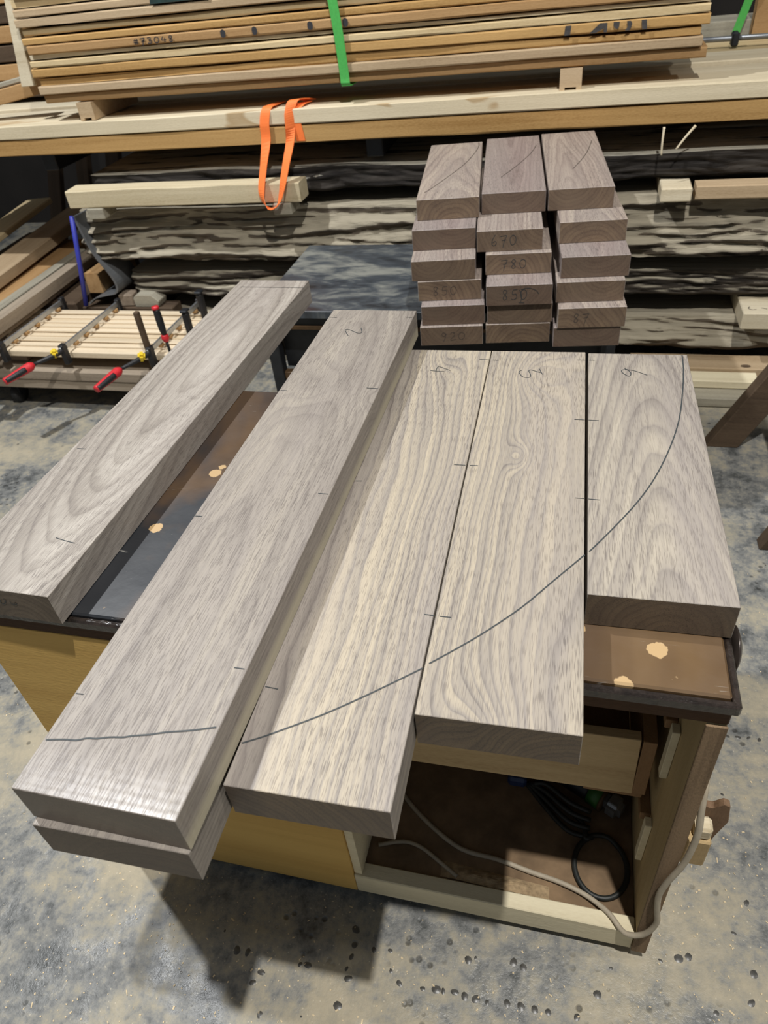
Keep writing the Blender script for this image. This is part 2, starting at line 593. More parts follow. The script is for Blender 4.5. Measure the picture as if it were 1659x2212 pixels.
def bench_film():
    """dark varnished top under worn clear film, tan where the coating has chipped"""
    mt, nt, bs = new_mat('worn_varnish_film')
    g = G(nt)
    tc = g.n('ShaderNodeTexCoord').outputs['Object']
    sx = g.n('ShaderNodeSeparateXYZ')
    g.link(tc, sx.inputs[0])
    a = g.noise(g.map(tc, (3.2, 2.6, 1)), 1.0, 4, 0.55, 0.5)
    a = g.m('ADD', g.m('SUBTRACT', a, 0.10), g.ramp(g.m('SUBTRACT', sx.outputs[0], g.m('MULTIPLY', sx.outputs[1], 0.6)), [(0.30, 0.0), (0.62, 0.20)]))
    col = g.ramp(a, [(0.36, (0.012, 0.014, 0.018)), (0.46, (0.055, 0.032, 0.018)), (0.56, (0.085, 0.046, 0.018)), (0.72, (0.125, 0.072, 0.028))])
    vo = g.n('ShaderNodeTexVoronoi')
    g.link(g.map(g.n('ShaderNodeTexCoord').outputs['Object'], (1, 1, 0)), vo.inputs['Vector'])
    vo.inputs['Scale'].default_value = 14
    wob = g.noise(tc, 60, 3, 0.6)
    dd = g.m('ADD', vo.outputs['Distance'], g.m('MULTIPLY_ADD', wob, 0.22, -0.11))
    chip = g.ramp(dd, [(0.17, 1.0), (0.185, 0.0)])
    sel = g.ramp(g.noise(tc, 6.5, 1), [(0.44, 0.0), (0.46, 1.0)])
    cm = g.m('MULTIPLY', chip, sel)
    col = g.mix(cm, col, (0.42, 0.28, 0.13))
    sc = g.noise(g.map(tc, (9, 120, 1)), 1.0, 3, 0.7, 1.5)
    scr = g.ramp(sc, [(0.69, 0.0), (0.73, 1.0)])
    col = g.mix(g.m('MULTIPLY', scr, 0.35), col, (0.5, 0.48, 0.44))
    g.link(col, bs.inputs['Base Color'])
    g.link(g.ramp(g.m('ADD', cm, g.noise(tc, 14, 4)), [(0.35, 0.40), (0.9, 0.56)]), bs.inputs['Roughness'])
    bs.inputs['Specular IOR Level'].default_value = 0.9
    g.bump(g.noise(g.map(tc, (1, 1, 1)), 38, 3), 0.10, 0.003, bs)
    return mt


def bark(name, dust=(0.52, 0.47, 0.36), dk=(0.035, 0.030, 0.026), md=(0.12, 0.10, 0.08), lim=(0.05, 0.45)):
    """rough live edge; pale sawdust has settled on whatever faces upwards"""
    mt, nt, bs = new_mat(name)
    g = G(nt)
    tc = g.n('ShaderNodeTexCoord').outputs['Object']
    geo = g.n('ShaderNodeNewGeometry').outputs['Normal']
    sp = g.n('ShaderNodeSeparateXYZ')
    g.link(geo, sp.inputs[0])
    a = g.noise(g.map(tc, (3.5, 26, 38)), 1.0, 8, 0.68, 0.5)
    b = g.noise(g.map(tc, (3.0, 22, 30), (3, 3, 3)), 1.0, 8, 0.66, 0.4)
    base = g.ramp(a, [(0.35, dk), (0.62, md)])
    up = g.m('ADD', sp.outputs[2], g.m('MULTIPLY_ADD', b, 1.6, -0.80))
    dm = g.ramp(up, [(lim[0], 0.0), (lim[1], 1.0)])
    col = g.mix(dm, base, dust)
    g.link(col, bs.inputs['Base Color'])
    bs.inputs['Roughness'].default_value = 0.9
    bs.inputs['Specular IOR Level'].default_value = 0.15
    g.bump(a, 0.9, 0.020, bs)
    return mt


def steel_top():
    mt, nt, bs = new_mat('dusty_black_steel')
    g = G(nt)
    tc = g.n('ShaderNodeTexCoord').outputs['Object']
    a = g.noise(g.map(tc, (2.5, 5, 1)), 1.0, 6, 0.65, 0.8)
    b = g.noise(g.map(tc, (7, 16, 1)), 1.0, 5, 0.6, 0.6)
    v = g.m('ADD', g.m('MULTIPLY', a, 0.6), g.m('MULTIPLY', b, 0.4))
    col = g.ramp(v, [(0.38, (0.014, 0.017, 0.022)), (0.49, (0.055, 0.066, 0.078)), (0.60, (0.22, 0.225, 0.20))])
    g.link(col, bs.inputs['Base Color'])
    g.link(g.ramp(v, [(0.4, 0.28), (0.65, 0.65)]), bs.inputs['Roughness'])
    bs.inputs['Specular IOR Level'].default_value = 0.6
    return mt


M = {}
M['pencil'] = plain('graphite', (0.035, 0.042, 0.045), 0.6, 0, 0.1, 200)
M['graphite_faint'] = plain('graphite_faint', (0.075, 0.06, 0.05), 0.6, 0, 0.1, 200)
M['ink'] = plain('marker_ink', (0.03, 0.03, 0.035), 0.7, 0, 0.2, 120)
M['paint'] = plain('stencil_paint', (0.055, 0.05, 0.048), 0.8, 0, 0.35, 60)
M['pale'] = timber('pale_poplar', (0.70, 0.62, 0.46), (0.47, 0.38, 0.24))
M['cream'] = timber('cream_ash', (0.68, 0.54, 0.32), (0.47, 0.335, 0.16))
M['tan'] = timber('tan_oak', (0.53, 0.33, 0.13), (0.33, 0.185, 0.06))
M['tan2'] = timber('brown_oak', (0.45, 0.28, 0.13), (0.28, 0.155, 0.06))
M['pink'] = timber('pinkish_birch', (0.51, 0.385, 0.245), (0.33, 0.23, 0.13))
M['white'] = timber('pale_stained_beam', (0.68, 0.59, 0.42), (0.53, 0.45, 0.30), stain=(0.42, 0.29, 0.15))
M['beam'] = timber('pale_beam', (0.66, 0.57, 0.39), (0.40, 0.32, 0.18))
M['grey'] = timber('weathered_grey', (0.40, 0.37, 0.29), (0.20, 0.18, 0.14))
M['darkwood'] = timber('dark_old_timber', (0.11, 0.075, 0.048), (0.045, 0.030, 0.02))
M['scrap'] = timber('scrap_softwood', (0.56, 0.48, 0.35), (0.34, 0.28, 0.19), axis=1)
M['scrap_brown'] = timber('scrap_hardwood', (0.34, 0.27, 0.20), (0.17, 0.13, 0.095), axis=1)
M['slat'] = timber('planed_maple', (0.78, 0.66, 0.49), (0.62, 0.50, 0.34), streak=0.6)
M['cart'] = timber('cart_planks', (0.40, 0.33, 0.25), (0.20, 0.16, 0.12))
M['maple_ply'] = timber('amber_birch_ply', (0.78, 0.52, 0.17), (0.60, 0.37, 0.11), streak=0.5, speck=0.1, scl=0.8)
M['ply_in'] = timber('inner_birch_ply', (0.52, 0.40, 0.22), (0.38, 0.28, 0.14), axis=2, speck=0.1)
M['ply_pale'] = timber('pale_rail', (0.78, 0.70, 0.50), (0.60, 0.52, 0.35))
M['drawer'] = timber('oak_drawer', (0.60, 0.44, 0.24), (0.40, 0.27, 0.13))
M['endgrain'] = timber('drawer_end', (0.30, 0.175, 0.085), (0.19, 0.105, 0.05), axis=2)
M['edge'] = timber('stained_ply_edge', (0.25, 0.17, 0.10), (0.04, 0.023, 0.013), axis=2, streak=1.3, scl=1.6)
M['shelf'] = plain('dirty_shelf', (0.19, 0.125, 0.07), 0.9, 0, 0.35, 14)
M['film'] = bench_film()
M['black_edge'] = plain('tarred_edge', (0.022, 0.016, 0.013), 0.22, 0, 0.6, 60, 0.7, 0.8)
M['apron'] = timber('dark_apron', (0.085, 0.042, 0.02), (0.03, 0.016, 0.009))
M['concrete'] = concrete()
M['bark'] = bark('dusty_bark', lim=(0.30, 0.75))
M['bark_dark'] = bark('dark_bark', (0.56, 0.53, 0.44), (0.018, 0.016, 0.015), (0.06, 0.052, 0.045), (0.80, 0.98))
M['bark_dust'] = bark('sawdust_covered_bark', (0.44, 0.39, 0.295), (0.075, 0.062, 0.05), (0.19, 0.155, 0.115), (-0.60, 0.10))
M['steel'] = steel_top()
M['black_steel'] = plain('black_steel', (0.02, 0.022, 0.026), 0.45, 0.3, 0.3, 20)
M['rust'] = plain('brown_steel', (0.09, 0.05, 0.02), 0.7, 0.1, 0.3, 20)
M['bar'] = plain('zinc_bar', (0.46, 0.48, 0.50), 0.35, 0.8, 0.15, 40)
M['red'] = plain('red_grip', (0.62, 0.025, 0.035), 0.45, 0, 0.08, 30)
M['black'] = plain('black_plastic', (0.014, 0.014, 0.016), 0.5, 0, 0.3, 30)
M['yellow'] = plain('yellow_plastic', (0.72, 0.52, 0.02), 0.5, 0, 0.12, 60)
M['orange'] = plain('orange_webbing', (1.0, 0.215, 0.045), 0.65, 0, 0.06, 150)
M['green'] = plain('green_webbing', (0.075, 0.42, 0.085), 0.55, 0, 0.10, 120)
M['tagm'] = plain('dark_green_paint', (0.012, 0.035, 0.032), 0.7, 0, 0.4, 30)
M['cable'] = plain('beige_cable', (0.42, 0.36, 0.27), 0.6, 0, 0.12, 40)
M['cable_dark'] = plain('black_cable', (0.018, 0.020, 0.018), 0.5, 0, 0.3, 40)
M['blue'] = plain('blue_rim', (0.035, 0.045, 0.36), 0.5, 0, 0.12, 40)
M['blueplug'] = plain('blue_plug', (0.03, 0.05, 0.13), 0.5, 0, 0.2, 40)
M['grey_sheet'] = plain('grey_sheet', (0.10, 0.105, 0.11), 0.5, 0, 0.2, 12)
M['metal'] = plain('dull_metal', (0.28, 0.29, 0.30), 0.4, 0.7, 0.2, 30)
M['bronze'] = plain('darkened_knob', (0.045, 0.035, 0.03), 0.3, 0.4, 0.4, 25)
M['toolgreen'] = plain('tool_green', (0.03, 0.12, 0.02), 0.5, 0, 0.15, 30)
M['rubber'] = plain('wheel_rubber', (0.02, 0.02, 0.02), 0.7, 0, 0.2, 30)
M['stone'] = plain('dark_pebble', (0.075, 0.072, 0.065), 0.35, 0, 0.5, 60, 0.5, 0.3)
M['chip'] = plain('wood_chip', (0.62, 0.50, 0.32), 0.85, 0, 0.15, 60)
M['dust'] = plain('sawdust', (0.36, 0.26, 0.15), 0.95, 0, 0.3, 90)
M['wall'] = plain('dark_hall_wall', (0.016, 0.013, 0.011), 0.9, 0, 0.3, 3)
M['hook'] = timber('bracket_ply', (0.24, 0.15, 0.09), (0.14, 0.085, 0.05), axis=2)
M['hookblock'] = timber('bracket_block_wood', (0.40, 0.29, 0.15), (0.28, 0.19, 0.09), axis=2)

# ------------------------------------------------------------------ setting
floor = mk('floor', [(-6, -3, 0), (6, -3, 0), (6, 6, 0), (-6, 6, 0)], [(0, 1, 2, 3)], M['concrete'])
struct(floor)
wall = bx('wall_back', -6, 6, 4.6, 4.7, 0, 4.2, M['wall'])
struct(wall)

# exposed dark pebbles in the concrete
PEB = [(0.13, -0.094), (0.13, -0.116), (0.126, -0.139), (0.134, -0.155), (0.126, -0.065), (0.172, -0.095), (-0.054, -0.201), (-0.043, -0.181), (-0.085, -0.152), (-0.109, -0.153), (0.031, -0.151), (0.046, -0.149), (0.126, -0.204), (-0.02, -0.25), (0.236, -0.142), (0.283, -0.142), (0.309, -0.138), (0.323, -0.138), (0.363, -0.074), (0.451, -0.06), (0.471, -0.065), (0.345, -0.135), (0.365, -0.138), (0.387, -0.138), (0.409, -0.139), (0.446, -0.133), (0.472, -0.132), (0.498, -0.132), (0.523, -0.131), (0.612, -0.083), (0.576, -0.128), (0.764, 0.011), (0.783, 0.018), (0.824, -0.069), (0.888, -0.039), (0.899, 0.011), (0.872, 0.079), (0.904, 0.143), (0.938, 0.54), (0.962, 0.542), (0.986, 0.541), (0.914, 0.539)]
_pm = []
for k in range(5):
    vs, fs = [(0, 0, 0.0032)], []
    for rr_, zz_ in ((0.55, 0.0026), (1.0, 0.0)):
        for j in range(9):
            a = j / 9 * 2 * math.pi
            q = 1 + 0.28 * noise.noise(Vector((math.cos(a) * 1.3 + k * 7, math.sin(a) * 1.3, k)))
            vs.append((math.cos(a) * rr_ * q * 0.0085, math.sin(a) * rr_ * q * 0.0068, zz_))
    for j in range(9):
        b = (j + 1) % 9
        fs.append((0, 1 + j, 1 + b))
        fs.append((1 + j, 10 + j, 10 + b, 1 + b))
    me = bpy.data.meshes.new('pebble')
    me.from_pydata(vs, [], fs)
    me.materials.append(M['stone'])
    me.polygons.foreach_set('use_smooth', [True] * len(me.polygons))
    _pm.append(me)
rp = random.Random(5)
extra = []
for i in range(44):
    extra.append((rp.uniform(-0.9, 1.15), rp.uniform(-0.32, 0.02)) if i < 34 else (rp.uniform(0.76, 1.12), rp.uniform(-0.1, 1.25)))
for i, (x, y) in enumerate(PEB + extra):
    if -0.48 < x < 0.72 and y > -0.02:
        continue
    o = bpy.data.objects.new('pebble', _pm[i % 5])
    COL.objects.link(o)
    s = rp.uniform(0.75, 1.25) if i < len(PEB) else rp.uniform(0.3, 0.8)
    o.location = (x, y, -0.0004)
    o.scale = (s, s * rp.uniform(0.7, 1.15), s * 0.45)
    o.rotation_euler = (0, 0, rp.uniform(0, 6.28))
    attach(o, floor)

# loose wood chips: too many and too small to count
vs, fs = [], []
for i in range(2600):
    x, y = (rp.uniform(-2.4, 1.5), rp.uniform(-0.4, 2.0)) if i % 3 else (rp.uniform(-0.6, 1.2), rp.uniform(-0.35, 0.3))
    if (-0.48 < x < 0.72 and 0.0 < y < 0.67) or (x > 0.93 and y > 1.15):
        continue
    L, W_, a = rp.uniform(0.0008, 0.0028) * (2.2 if i % 11 == 0 else 1), rp.uniform(0.0006, 0.0016), rp.uniform(0, 3.14)
    c, s = math.cos(a), math.sin(a)
    b = len(vs)
    zz = rp.uniform(0.0004, 0.0014)
    for u, v, q in ((-L, -W_, 0.0004), (L, -W_, 0.0006), (L * 0.8, W_, zz), (-L * 0.9, W_, zz * 0.7)):
        vs.append((x + u * c - v * s, y + u * s + v * c, q + 0.0006))
    fs.append((b, b + 1, b + 2, b + 3))
chips = mk('wood_chips', vs, fs, M['chip'])
tag(chips, 'scattered pale wood chips and shavings across the concrete floor', 'wood chips', kind='stuff')

# ------------------------------------------------------------------ walnut boards on the bench
def board(name, x, y, yaw, wd, L, z0, mat, label, group='laid out walnut boards on the bench'):
    """front-left corner x,y; yaw in degrees"""
    a = math.radians(yaw)
    ax, nx = Vector((math.cos(a), math.sin(a), 0)), Vector((-math.sin(a), math.cos(a), 0))
    c = Vector((x, y, z0 + TH / 2)) + ax * wd / 2 + nx * L / 2
    o = box(name, (wd, L, TH - 0.0004), c, mat, None, (0, 0, a), 0.0008)
    tag(o, label, 'board', group)
    return o


W = {}
W['b6'] = walnut('walnut_cathedral', 1.0, 0.012, -0.035, 0.115, 0.0105, 0.012, (), 1.05)
W['b3'] = walnut('walnut_knotty', 2.0, 0.10, -0.10, 0.02, 0.0080, 0.020, ((-0.012, 0.075, 0.030, 0.020), (-0.02, -0.50, 0.05, 0.045), (0.0, 0.36, -0.035, 0.045)), 1.35, hi=(0.425, 0.365, 0.275))
W['b4'] = walnut('walnut_striped', 3.0, -0.14, -0.12, 0.018, 0.0085, 0.020, ((0.0, 0.50, 0.03, 0.04),), 1.4, heart_shade=-0.072, hi=(0.425, 0.365, 0.275))
W['b2'] = walnut('walnut_even', 4.0, -0.02, -0.11, 0.035, 0.0072, 0.012, ((-0.03, 0.25, 0.02, 0.05), (0.085, 0.21, 0.015, 0.018)), 0.55, bend=0.03, ridges=0.5818, pale_band=True)
W['bl'] = walnut('walnut_lower', 5.0, 0.05, -0.09, 0.03, 0.0075, 0.012, (), 0.6)
W['b1'] = walnut('walnut_nested', 6.0, 0.02, -0.045, -0.05, 0.0105, 0.012, (), 0.95, bend=0.11, hi=(0.465, 0.425, 0.375))

MARKS = {'b6': [[(0.6826, 0.7807), (0.6806, 0.7203), (0.6724, 0.6329), (0.6593, 0.5376), (0.6388, 0.4509), (0.6133, 0.3713), (0.587, 0.3095), (0.5559, 0.251), (0.5268, 0.2012), (0.5153, 0.1827)], [(0.5048, 0.7499), (0.5161, 0.75)], [(0.508, 0.5276), (0.5257, 0.527)], [(0.5118, 0.3021), (0.5286, 0.3015)], [(0.572, 0.7214), (0.575, 0.7176), (0.5791, 0.7151), (0.5883, 0.7129), (0.5969, 0.7078), (0.6044, 0.7028), (0.6138, 0.6957)], [(0.5775, 0.715), (0.5729, 0.7153), (0.5682, 0.7133), (0.5671, 0.7083), (0.569, 0.7017), (0.5736, 0.6954), (0.5786, 0.6903), (0.5816, 0.691), (0.5838, 0.6972), (0.5835, 0.7037), (0.5811, 0.7102), (0.5775, 0.715)]],
         'b3': [[(0.5091, 0.1746), (0.4698, 0.1181), (0.4311, 0.0624), (0.3886, 0.0125), (0.3551, -0.0218), (0.3275, -0.0481)], [(0.481, 0.7495), (0.4981, 0.7497)], [(0.4836, 0.5272), (0.5018, 0.5273)], [(0.4925, 0.3025), (0.5058, 0.3024)], [(0.3131, 0.74), (0.3254, 0.7392)], [(0.3187, 0.3701), (0.3325, 0.3707)], [(0.3271, 0.0308), (0.3424, 0.031)], [(0.3761, 0.7019), (0.3726, 0.6972), (0.3718, 0.6909), (0.375, 0.6831), (0.3794, 0.6756), (0.3862, 0.6721), (0.3926, 0.6731), (0.3949, 0.6788), (0.3937, 0.6877), (0.3909, 0.6954), (0.3902, 0.7005), (0.3924, 0.7035), (0.4003, 0.7005), (0.4072, 0.6964), (0.4139, 0.6934)], [(0.4101, 0.7091), (0.4136, 0.6979), (0.4176, 0.6869)]],
         'b4': [[(0.3208, -0.0564), (0.2933, -0.0802), (0.2549, -0.1125), (0.2173, -0.1419), (0.1797, -0.1675), (0.1564, -0.1828), (0.1355, -0.1946)], [(0.286, 0.7417), (0.3072, 0.7403)], [(0.2921, 0.3694), (0.3114, 0.3699)], [(0.3063, 0.0313), (0.3196, 0.0309)], [(0.1342, -0.115), (0.1514, -0.116)], [(0.1361, 0.3066), (0.1467, 0.3078)], [(0.2068, 0.6694), (0.2046, 0.6849), (0.2039, 0.6966), (0.2052, 0.7043), (0.2091, 0.7051), (0.2174, 0.7009), (0.2252, 0.696), (0.2329, 0.6912)], [(0.1921, 0.6894), (0.1982, 0.688), (0.2053, 0.6872), (0.2135, 0.6863), (0.2216, 0.6865)]],
         'b2': [[(-0.0543, -0.2623), (-0.0329, -0.2582), (-0.0198, -0.2568), (-0.0086, -0.2523), (0.0018, -0.251), (0.016, -0.2468), (0.031, -0.2442), (0.0401, -0.2409), (0.0592, -0.2359), (0.0752, -0.2303), (0.1014, -0.2235), (0.1282, -0.2147)], [(0.1097, 0.5083), (0.1316, 0.5076)], [(0.1154, 0.194), (0.1312, 0.1939)], [(-0.0544, 0.805), (-0.0343, 0.8033)], [(0.1185, 0.8096), (0.1332, 0.8077)], [(-0.0517, 0.4879), (-0.0387, 0.4878)], [(-0.0547, 0.12), (-0.0439, 0.1203)], [(-0.0556, -0.201), (-0.046, -0.2008)], [(0.1157, -0.1358), (0.129, -0.136)], [(0.016, 0.7172), (0.0104, 0.7261), (0.0041, 0.7376), (0.002, 0.7428), (0.0031, 0.7455), (0.0086, 0.7457), (0.016, 0.7413), (0.0237, 0.7357), (0.0311, 0.7307), (0.0365, 0.729), (0.0402, 0.7311), (0.0406, 0.7363), (0.0373, 0.7454), (0.0337, 0.7545)]],
         'b1': [[(-0.4279, 0.3474), (-0.4085, 0.3473)], [(-0.3141, 0.105), (-0.2933, 0.1004), (-0.2736, 0.0971)], [(-0.4071, 1.1144), (-0.2231, 1.1088)]]}
NUM = {'b6': (4, 6), 'b3': (7, 9), 'b4': (6, 8), 'b2': (9, 10)}

BD = {}
BD['b6'] = board('walnut_board', 0.5144, 0.0993, 0.91, 0.1887, 0.6814, TBL, W['b6'], 'shortest walnut board on the bench, arched grain, numbered 6, at the right edge')
BD['b3'] = board('walnut_board', 0.3240, -0.1224, 1.037, 0.1900, 0.9038, TBL, W['b3'], 'walnut board numbered 3 with a swirling knot, beside the gap left of board 6')
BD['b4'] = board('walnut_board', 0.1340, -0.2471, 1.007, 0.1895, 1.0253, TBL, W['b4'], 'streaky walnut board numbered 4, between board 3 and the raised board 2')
BD['bl'] = board('walnut_board', -0.0558, -0.3282, 1.00, 0.1860, 1.1636, TBL, W['bl'], 'walnut board lying underneath board 2, only its front end showing')
BD['b2'] = board('walnut_board', -0.0585, -0.3198, -0.2156, 0.1901, 1.1636, TBL + TH, W['b2'], 'raised walnut board numbered 2, lying on top of another board')
BD['b1'] = board('walnut_board', -0.4465, -0.0136, -1.03, 0.1995, 1.1751, TBL, W['b1'], 'leftmost walnut board on the bench, set apart, with nested oval grain')
for k, lines in MARKS.items():
    z = TBL + TH * (2 if k == 'b2' else 1)
    a, b = NUM.get(k, (99, 99))
    for i, l in enumerate(lines):
        if a <= i < b:
            continue
        strokes_on_top('pencil_line', [l], 0.0021 if (i == 0 and k != 'b1') else 0.0014, z, M['pencil'], BD[k])
    if a < 99:
        nm = strokes_on_top('pencil_number', lines[a:b], 0.0015, z, M['pencil'], BD[k])
strokes_on_front('pencil_number', [[(-0.3353, 0.8794), (-0.3319, 0.8778), (-0.3326, 0.8742), (-0.3367, 0.8697), (-0.3405, 0.8678), (-0.3434, 0.8691), (-0.3434, 0.8726), (-0.3403, 0.8765)], [(-0.3244, 0.8772), (-0.324, 0.8739), (-0.3219, 0.8712), (-0.3185, 0.8696), (-0.3137, 0.872), (-0.3141, 0.8741), (-0.3171, 0.8737), (-0.3195, 0.8703)]], 0.0014, -0.0160, M['pencil'], BD['b1'], math.radians(-1.03))

# ------------------------------------------------------------------ workbench
wb = empty('workbench', (0.115, 0.34, 0))
tag(wb, 'low cabinet workbench with varnished brown top carrying the walnut boards', 'workbench')
bx('tabletop', -0.475, 0.694, 0.006, 0.683, 0.8120, TBL - 0.0005, M['film'], wb, 0.003)
bx('front_edge', -0.475, 0.701, -0.006, 0.0055, 0.8160, TBL - 0.0042, M['black_edge'], wb, 0.003)
bx('side_edge', 0.6945, 0.7045, -0.006, 0.683, 0.8160, TBL - 0.0030, M['black_edge'], wb, 0.003)
bx('apron', -0.470, 0.698, 0.0005, 0.020, 0.788, 0.8155, M['apron'], wb, 0.002)
bx('side_panel', 0.672, 0.697, 0.001, 0.660, 0.028, 0.7875, M['ply_in'], wb, 0.001)
bx('panel_edge', 0.671, 0.698, -0.0035, 0.0005, 0.028, 0.7875, M['edge'], wb, 0.001)
bx('side_panel', -0.458, -0.4505, 0.019, 0.660, 0.028, 0.7875, M['maple_ply'], wb, 0.001)
bx('back_panel', -0.4495, 0.6715, 0.645, 0.660, 0.028, 0.787, M['shelf'], wb, 0.001)
bx('front_panel', -0.458, 0.115, 0.001, 0.0185, 0.028, 0.7875, M['maple_ply'], wb, 0.001)
bx('partition', 0.1155, 0.133, 0.006, 0.6445, 0.101, 0.7875, M['ply_pale'], wb, 0.001)
bx('shelf_floor', -0.4495, 0.6715, 0.032, 0.6445, 0.072, 0.0885, M['shelf'], wb, 0.001)
bx('bottom_rail', 0.1155, 0.671, 0.001, 0.0315, 0.028, 0.1005, M['ply_pale'], wb, 0.002)
for x in (-0.42, 0.10, 0.62):
    bx('skid', x - 0.03, x + 0.03, 0.07, 0.63, 0.0, 0.0275, M['darkwood'], wb, 0.002)
    bx('bearer', x - 0.02, x + 0.02, 0.07, 0.63, 0.0285, 0.0715, M['darkwood'], wb, 0.002)
dr = box('drawer', (0.500, 0.018, 0.165), (0.380, 0.125, 0.468), M['drawer'], wb, (0, math.radians(-1.5), 0), 0.001)
box('drawer_side', (0.022, 0.40, 0.160), (0.6425, 0.316, 0.474), M['endgrain'], dr, (0, 0, 0), 0.001)
box('drawer_side', (0.020, 0.40, 0.160), (0.1460, 0.336, 0.462), M['endgrain'], dr, (0, 0, 0), 0.001)
box('drawer_bottom', (0.470, 0.38, 0.008), (0.394, 0.330, 0.400), M['endgrain'], dr, (0, math.radians(-1.5), 0), 0.001)
box('drawer_notch', (0.10, 0.014, 0.014), (0.60, 0.127, 0.384), M['endgrain'], dr, (0, 0, 0), 0.001)
for (z0, z1, yy) in ((0.205, 0.345, 0.090), (0.505, 0.640, 0.085)):
    box('cleat', (0.012, 0.018, z1 - z0), (0.6655, yy + 0.008, (z0 + z1) / 2), M['ply_pale'], wb, (math.radians(2), 0, 0), 0.001)
    box('runner', (0.018, 0.42, 0.022), (0.6625, yy + 0.235, z1 - 0.02), M['endgrain'], wb, (0, 0, 0), 0.001)
for x in (0.575, 0.628):
    tube('bolt', [(x, 0.05, 0.787), (x, 0.05, 0.762)], 0.004, M['metal'], wb, 8, True, 1)
# turned dark knob at the right edge
tube('side_knob', [(0.7047, 0.118, 0.800), (0.711, 0.118, 0.800), (0.716, 0.118, 0.800), (0.722, 0.118, 0.800)], [0.012, 0.030, 0.034, 0.020], M['bronze'], wb, 20, True, 3)
# cable bracket on the right side
prism('bracket_plate', [(0.6975, 0.505), (0.712, 0.514), (0.722, 0.518), (0.729, 0.511), (0.737, 0.511), (0.743, 0.522), (0.749, 0.528), (0.758, 0.524), (0.764, 0.478), (0.752, 0.428), (0.747, 0.380), (0.744, 0.338), (0.728, 0.334), (0.6975, 0.350)], 'y', 0.044, 0.056, M['hook'], wb, 0.0012)
bx('bracket_block', 0.6975, 0.740, 0.012, 0.0435, 0.385, 0.462, M['hookblock'], wb, 0.003)
bx('bracket_peg', 0.712, 0.738, 0.016, 0.0435, 0.4625, 0.492, M['pale'], wb, 0.005)
# mains cable lying in the cabinet and up the corner
cab = tube('power_cable', [(0.150, 0.235, 0.093), (0.186, 0.190, 0.093), (0.250, 0.140, 0.093), (0.325, 0.100, 0.094), (0.400, 0.093, 0.094), (0.471, 0.080, 0.094), (0.530, 0.070, 0.096), (0.580, 0.054, 0.098), (0.622, 0.026, 0.106), (0.650, -0.006, 0.112), (0.680, -0.011, 0.135), (0.695, -0.010, 0.190), (0.688, -0.011, 0.250), (0.683, -0.011, 0.305), (0.688, -0.011, 0.355), (0.703, -0.009, 0.430), (0.708, -0.005, 0.515), (0.7045, 0.004, 0.570), (0.7032, 0.020, 0.620), (0.7030, 0.060, 0.660)], 0.0052, M['cable'], None, 8)
tag(cab, 'beige power cable running out of the cabinet and up its corner', 'cable')
cab2 = tube('power_cable', [(0.150, 0.075, 0.094), (0.200, 0.092, 0.094), (0.240, 0.088, 0.093), (0.290, 0.062, 0.094), (0.325, 0.042, 0.094)], 0.0045, M['cable'], None, 8)
tag(cab2, 'short pale cable end half buried in sawdust behind the cabinet rail', 'cable')
lp = []
for i in range(0, 22):
    a = i / 20 * 2 * math.pi + 1.9
    lp.append((0.608 + 0.052 * math.cos(a), 0.118 + 0.062 * math.sin(a), 0.094 + (0.006 if i > 17 else 0)))
lp += [(0.570, 0.200, 0.100), (0.520, 0.235, 0.102), (0.470, 0.260, 0.102)]
coil = empty('extension_cord', (0.54, 0.2, 0.0885))
tag(coil, 'coiled black extension cord with blue plug inside the cabinet', 'cord')
tube('cord', lp, 0.0055, M['cable_dark'], coil, 8)
for k in range(4):
    tube('cord', [(0.445 + k * 0.006, 0.275 - k * 0.004, 0.094 + k * 0.007), (0.49, 0.225 + k * 0.012, 0.095 + k * 0.010), (0.54, 0.180 + k * 0.016, 0.096 + k * 0.010), (0.585, 0.175 + k * 0.014, 0.095 + k * 0.008)], 0.0055, M['cable_dark'], coil, 8)
bx('plug', 0.405, 0.447, 0.262, 0.292, 0.089, 0.119, M['blueplug'], coil, 0.006)
ag = empty('angle_grinder', (0.60, 0.25, 0.0885))
tag(ag, 'angle grinder with a green collar lying at the back of the cabinet', 'power tool')
tube('body', [(0.470, 0.330, 0.118), (0.53, 0.300, 0.118), (0.586, 0.268, 0.118)], [0.024, 0.028, 0.026], M['black'], ag, 14)
tube('collar', [(0.586, 0.268, 0.118), (0.610, 0.254, 0.118)], 0.0285, M['toolgreen'], ag, 14, True, 1)
tube('ring', [(0.610, 0.254, 0.118), (0.615, 0.251, 0.118)], 0.029, M['rust'], ag, 14, True, 1)
box('gear_head', (0.040, 0.040, 0.046), (0.632, 0.240, 0.120), M['metal'], ag, (0, 0, math.radians(-30)), 0.010, 3)
# little heap of sawdust behind the rail
vs, fs, N1, N2 = [], [], 26, 9
for i in range(N1 + 1):
    for j in range(N2 + 1):
        u, v = i / N1, j / N2
        x, y = 0.29 + 0.22 * u, 0.0335 + 0.034 * v - 0.012 * (u - 0.4)
        h = 0.0125 * math.sin(math.pi * u) ** 0.7 * math.sin(math.pi * (0.25 + v * 0.75)) * (1 + 0.5 * noise.noise(Vector((x * 90, y * 90, 0))))
        vs.append((x, max(y, 0.0325), 0.0884 + max(0, h)))
for i in range(N1):
    for j in range(N2):
        a = i * (N2 + 1) + j
        fs.append((a, a + N2 + 1, a + N2 + 2, a + 1))
sd = mk('sawdust_heap', vs, fs, M['dust'])
tag(sd, 'small drift of brown sawdust behind the pale bottom rail', 'sawdust', kind='stuff')

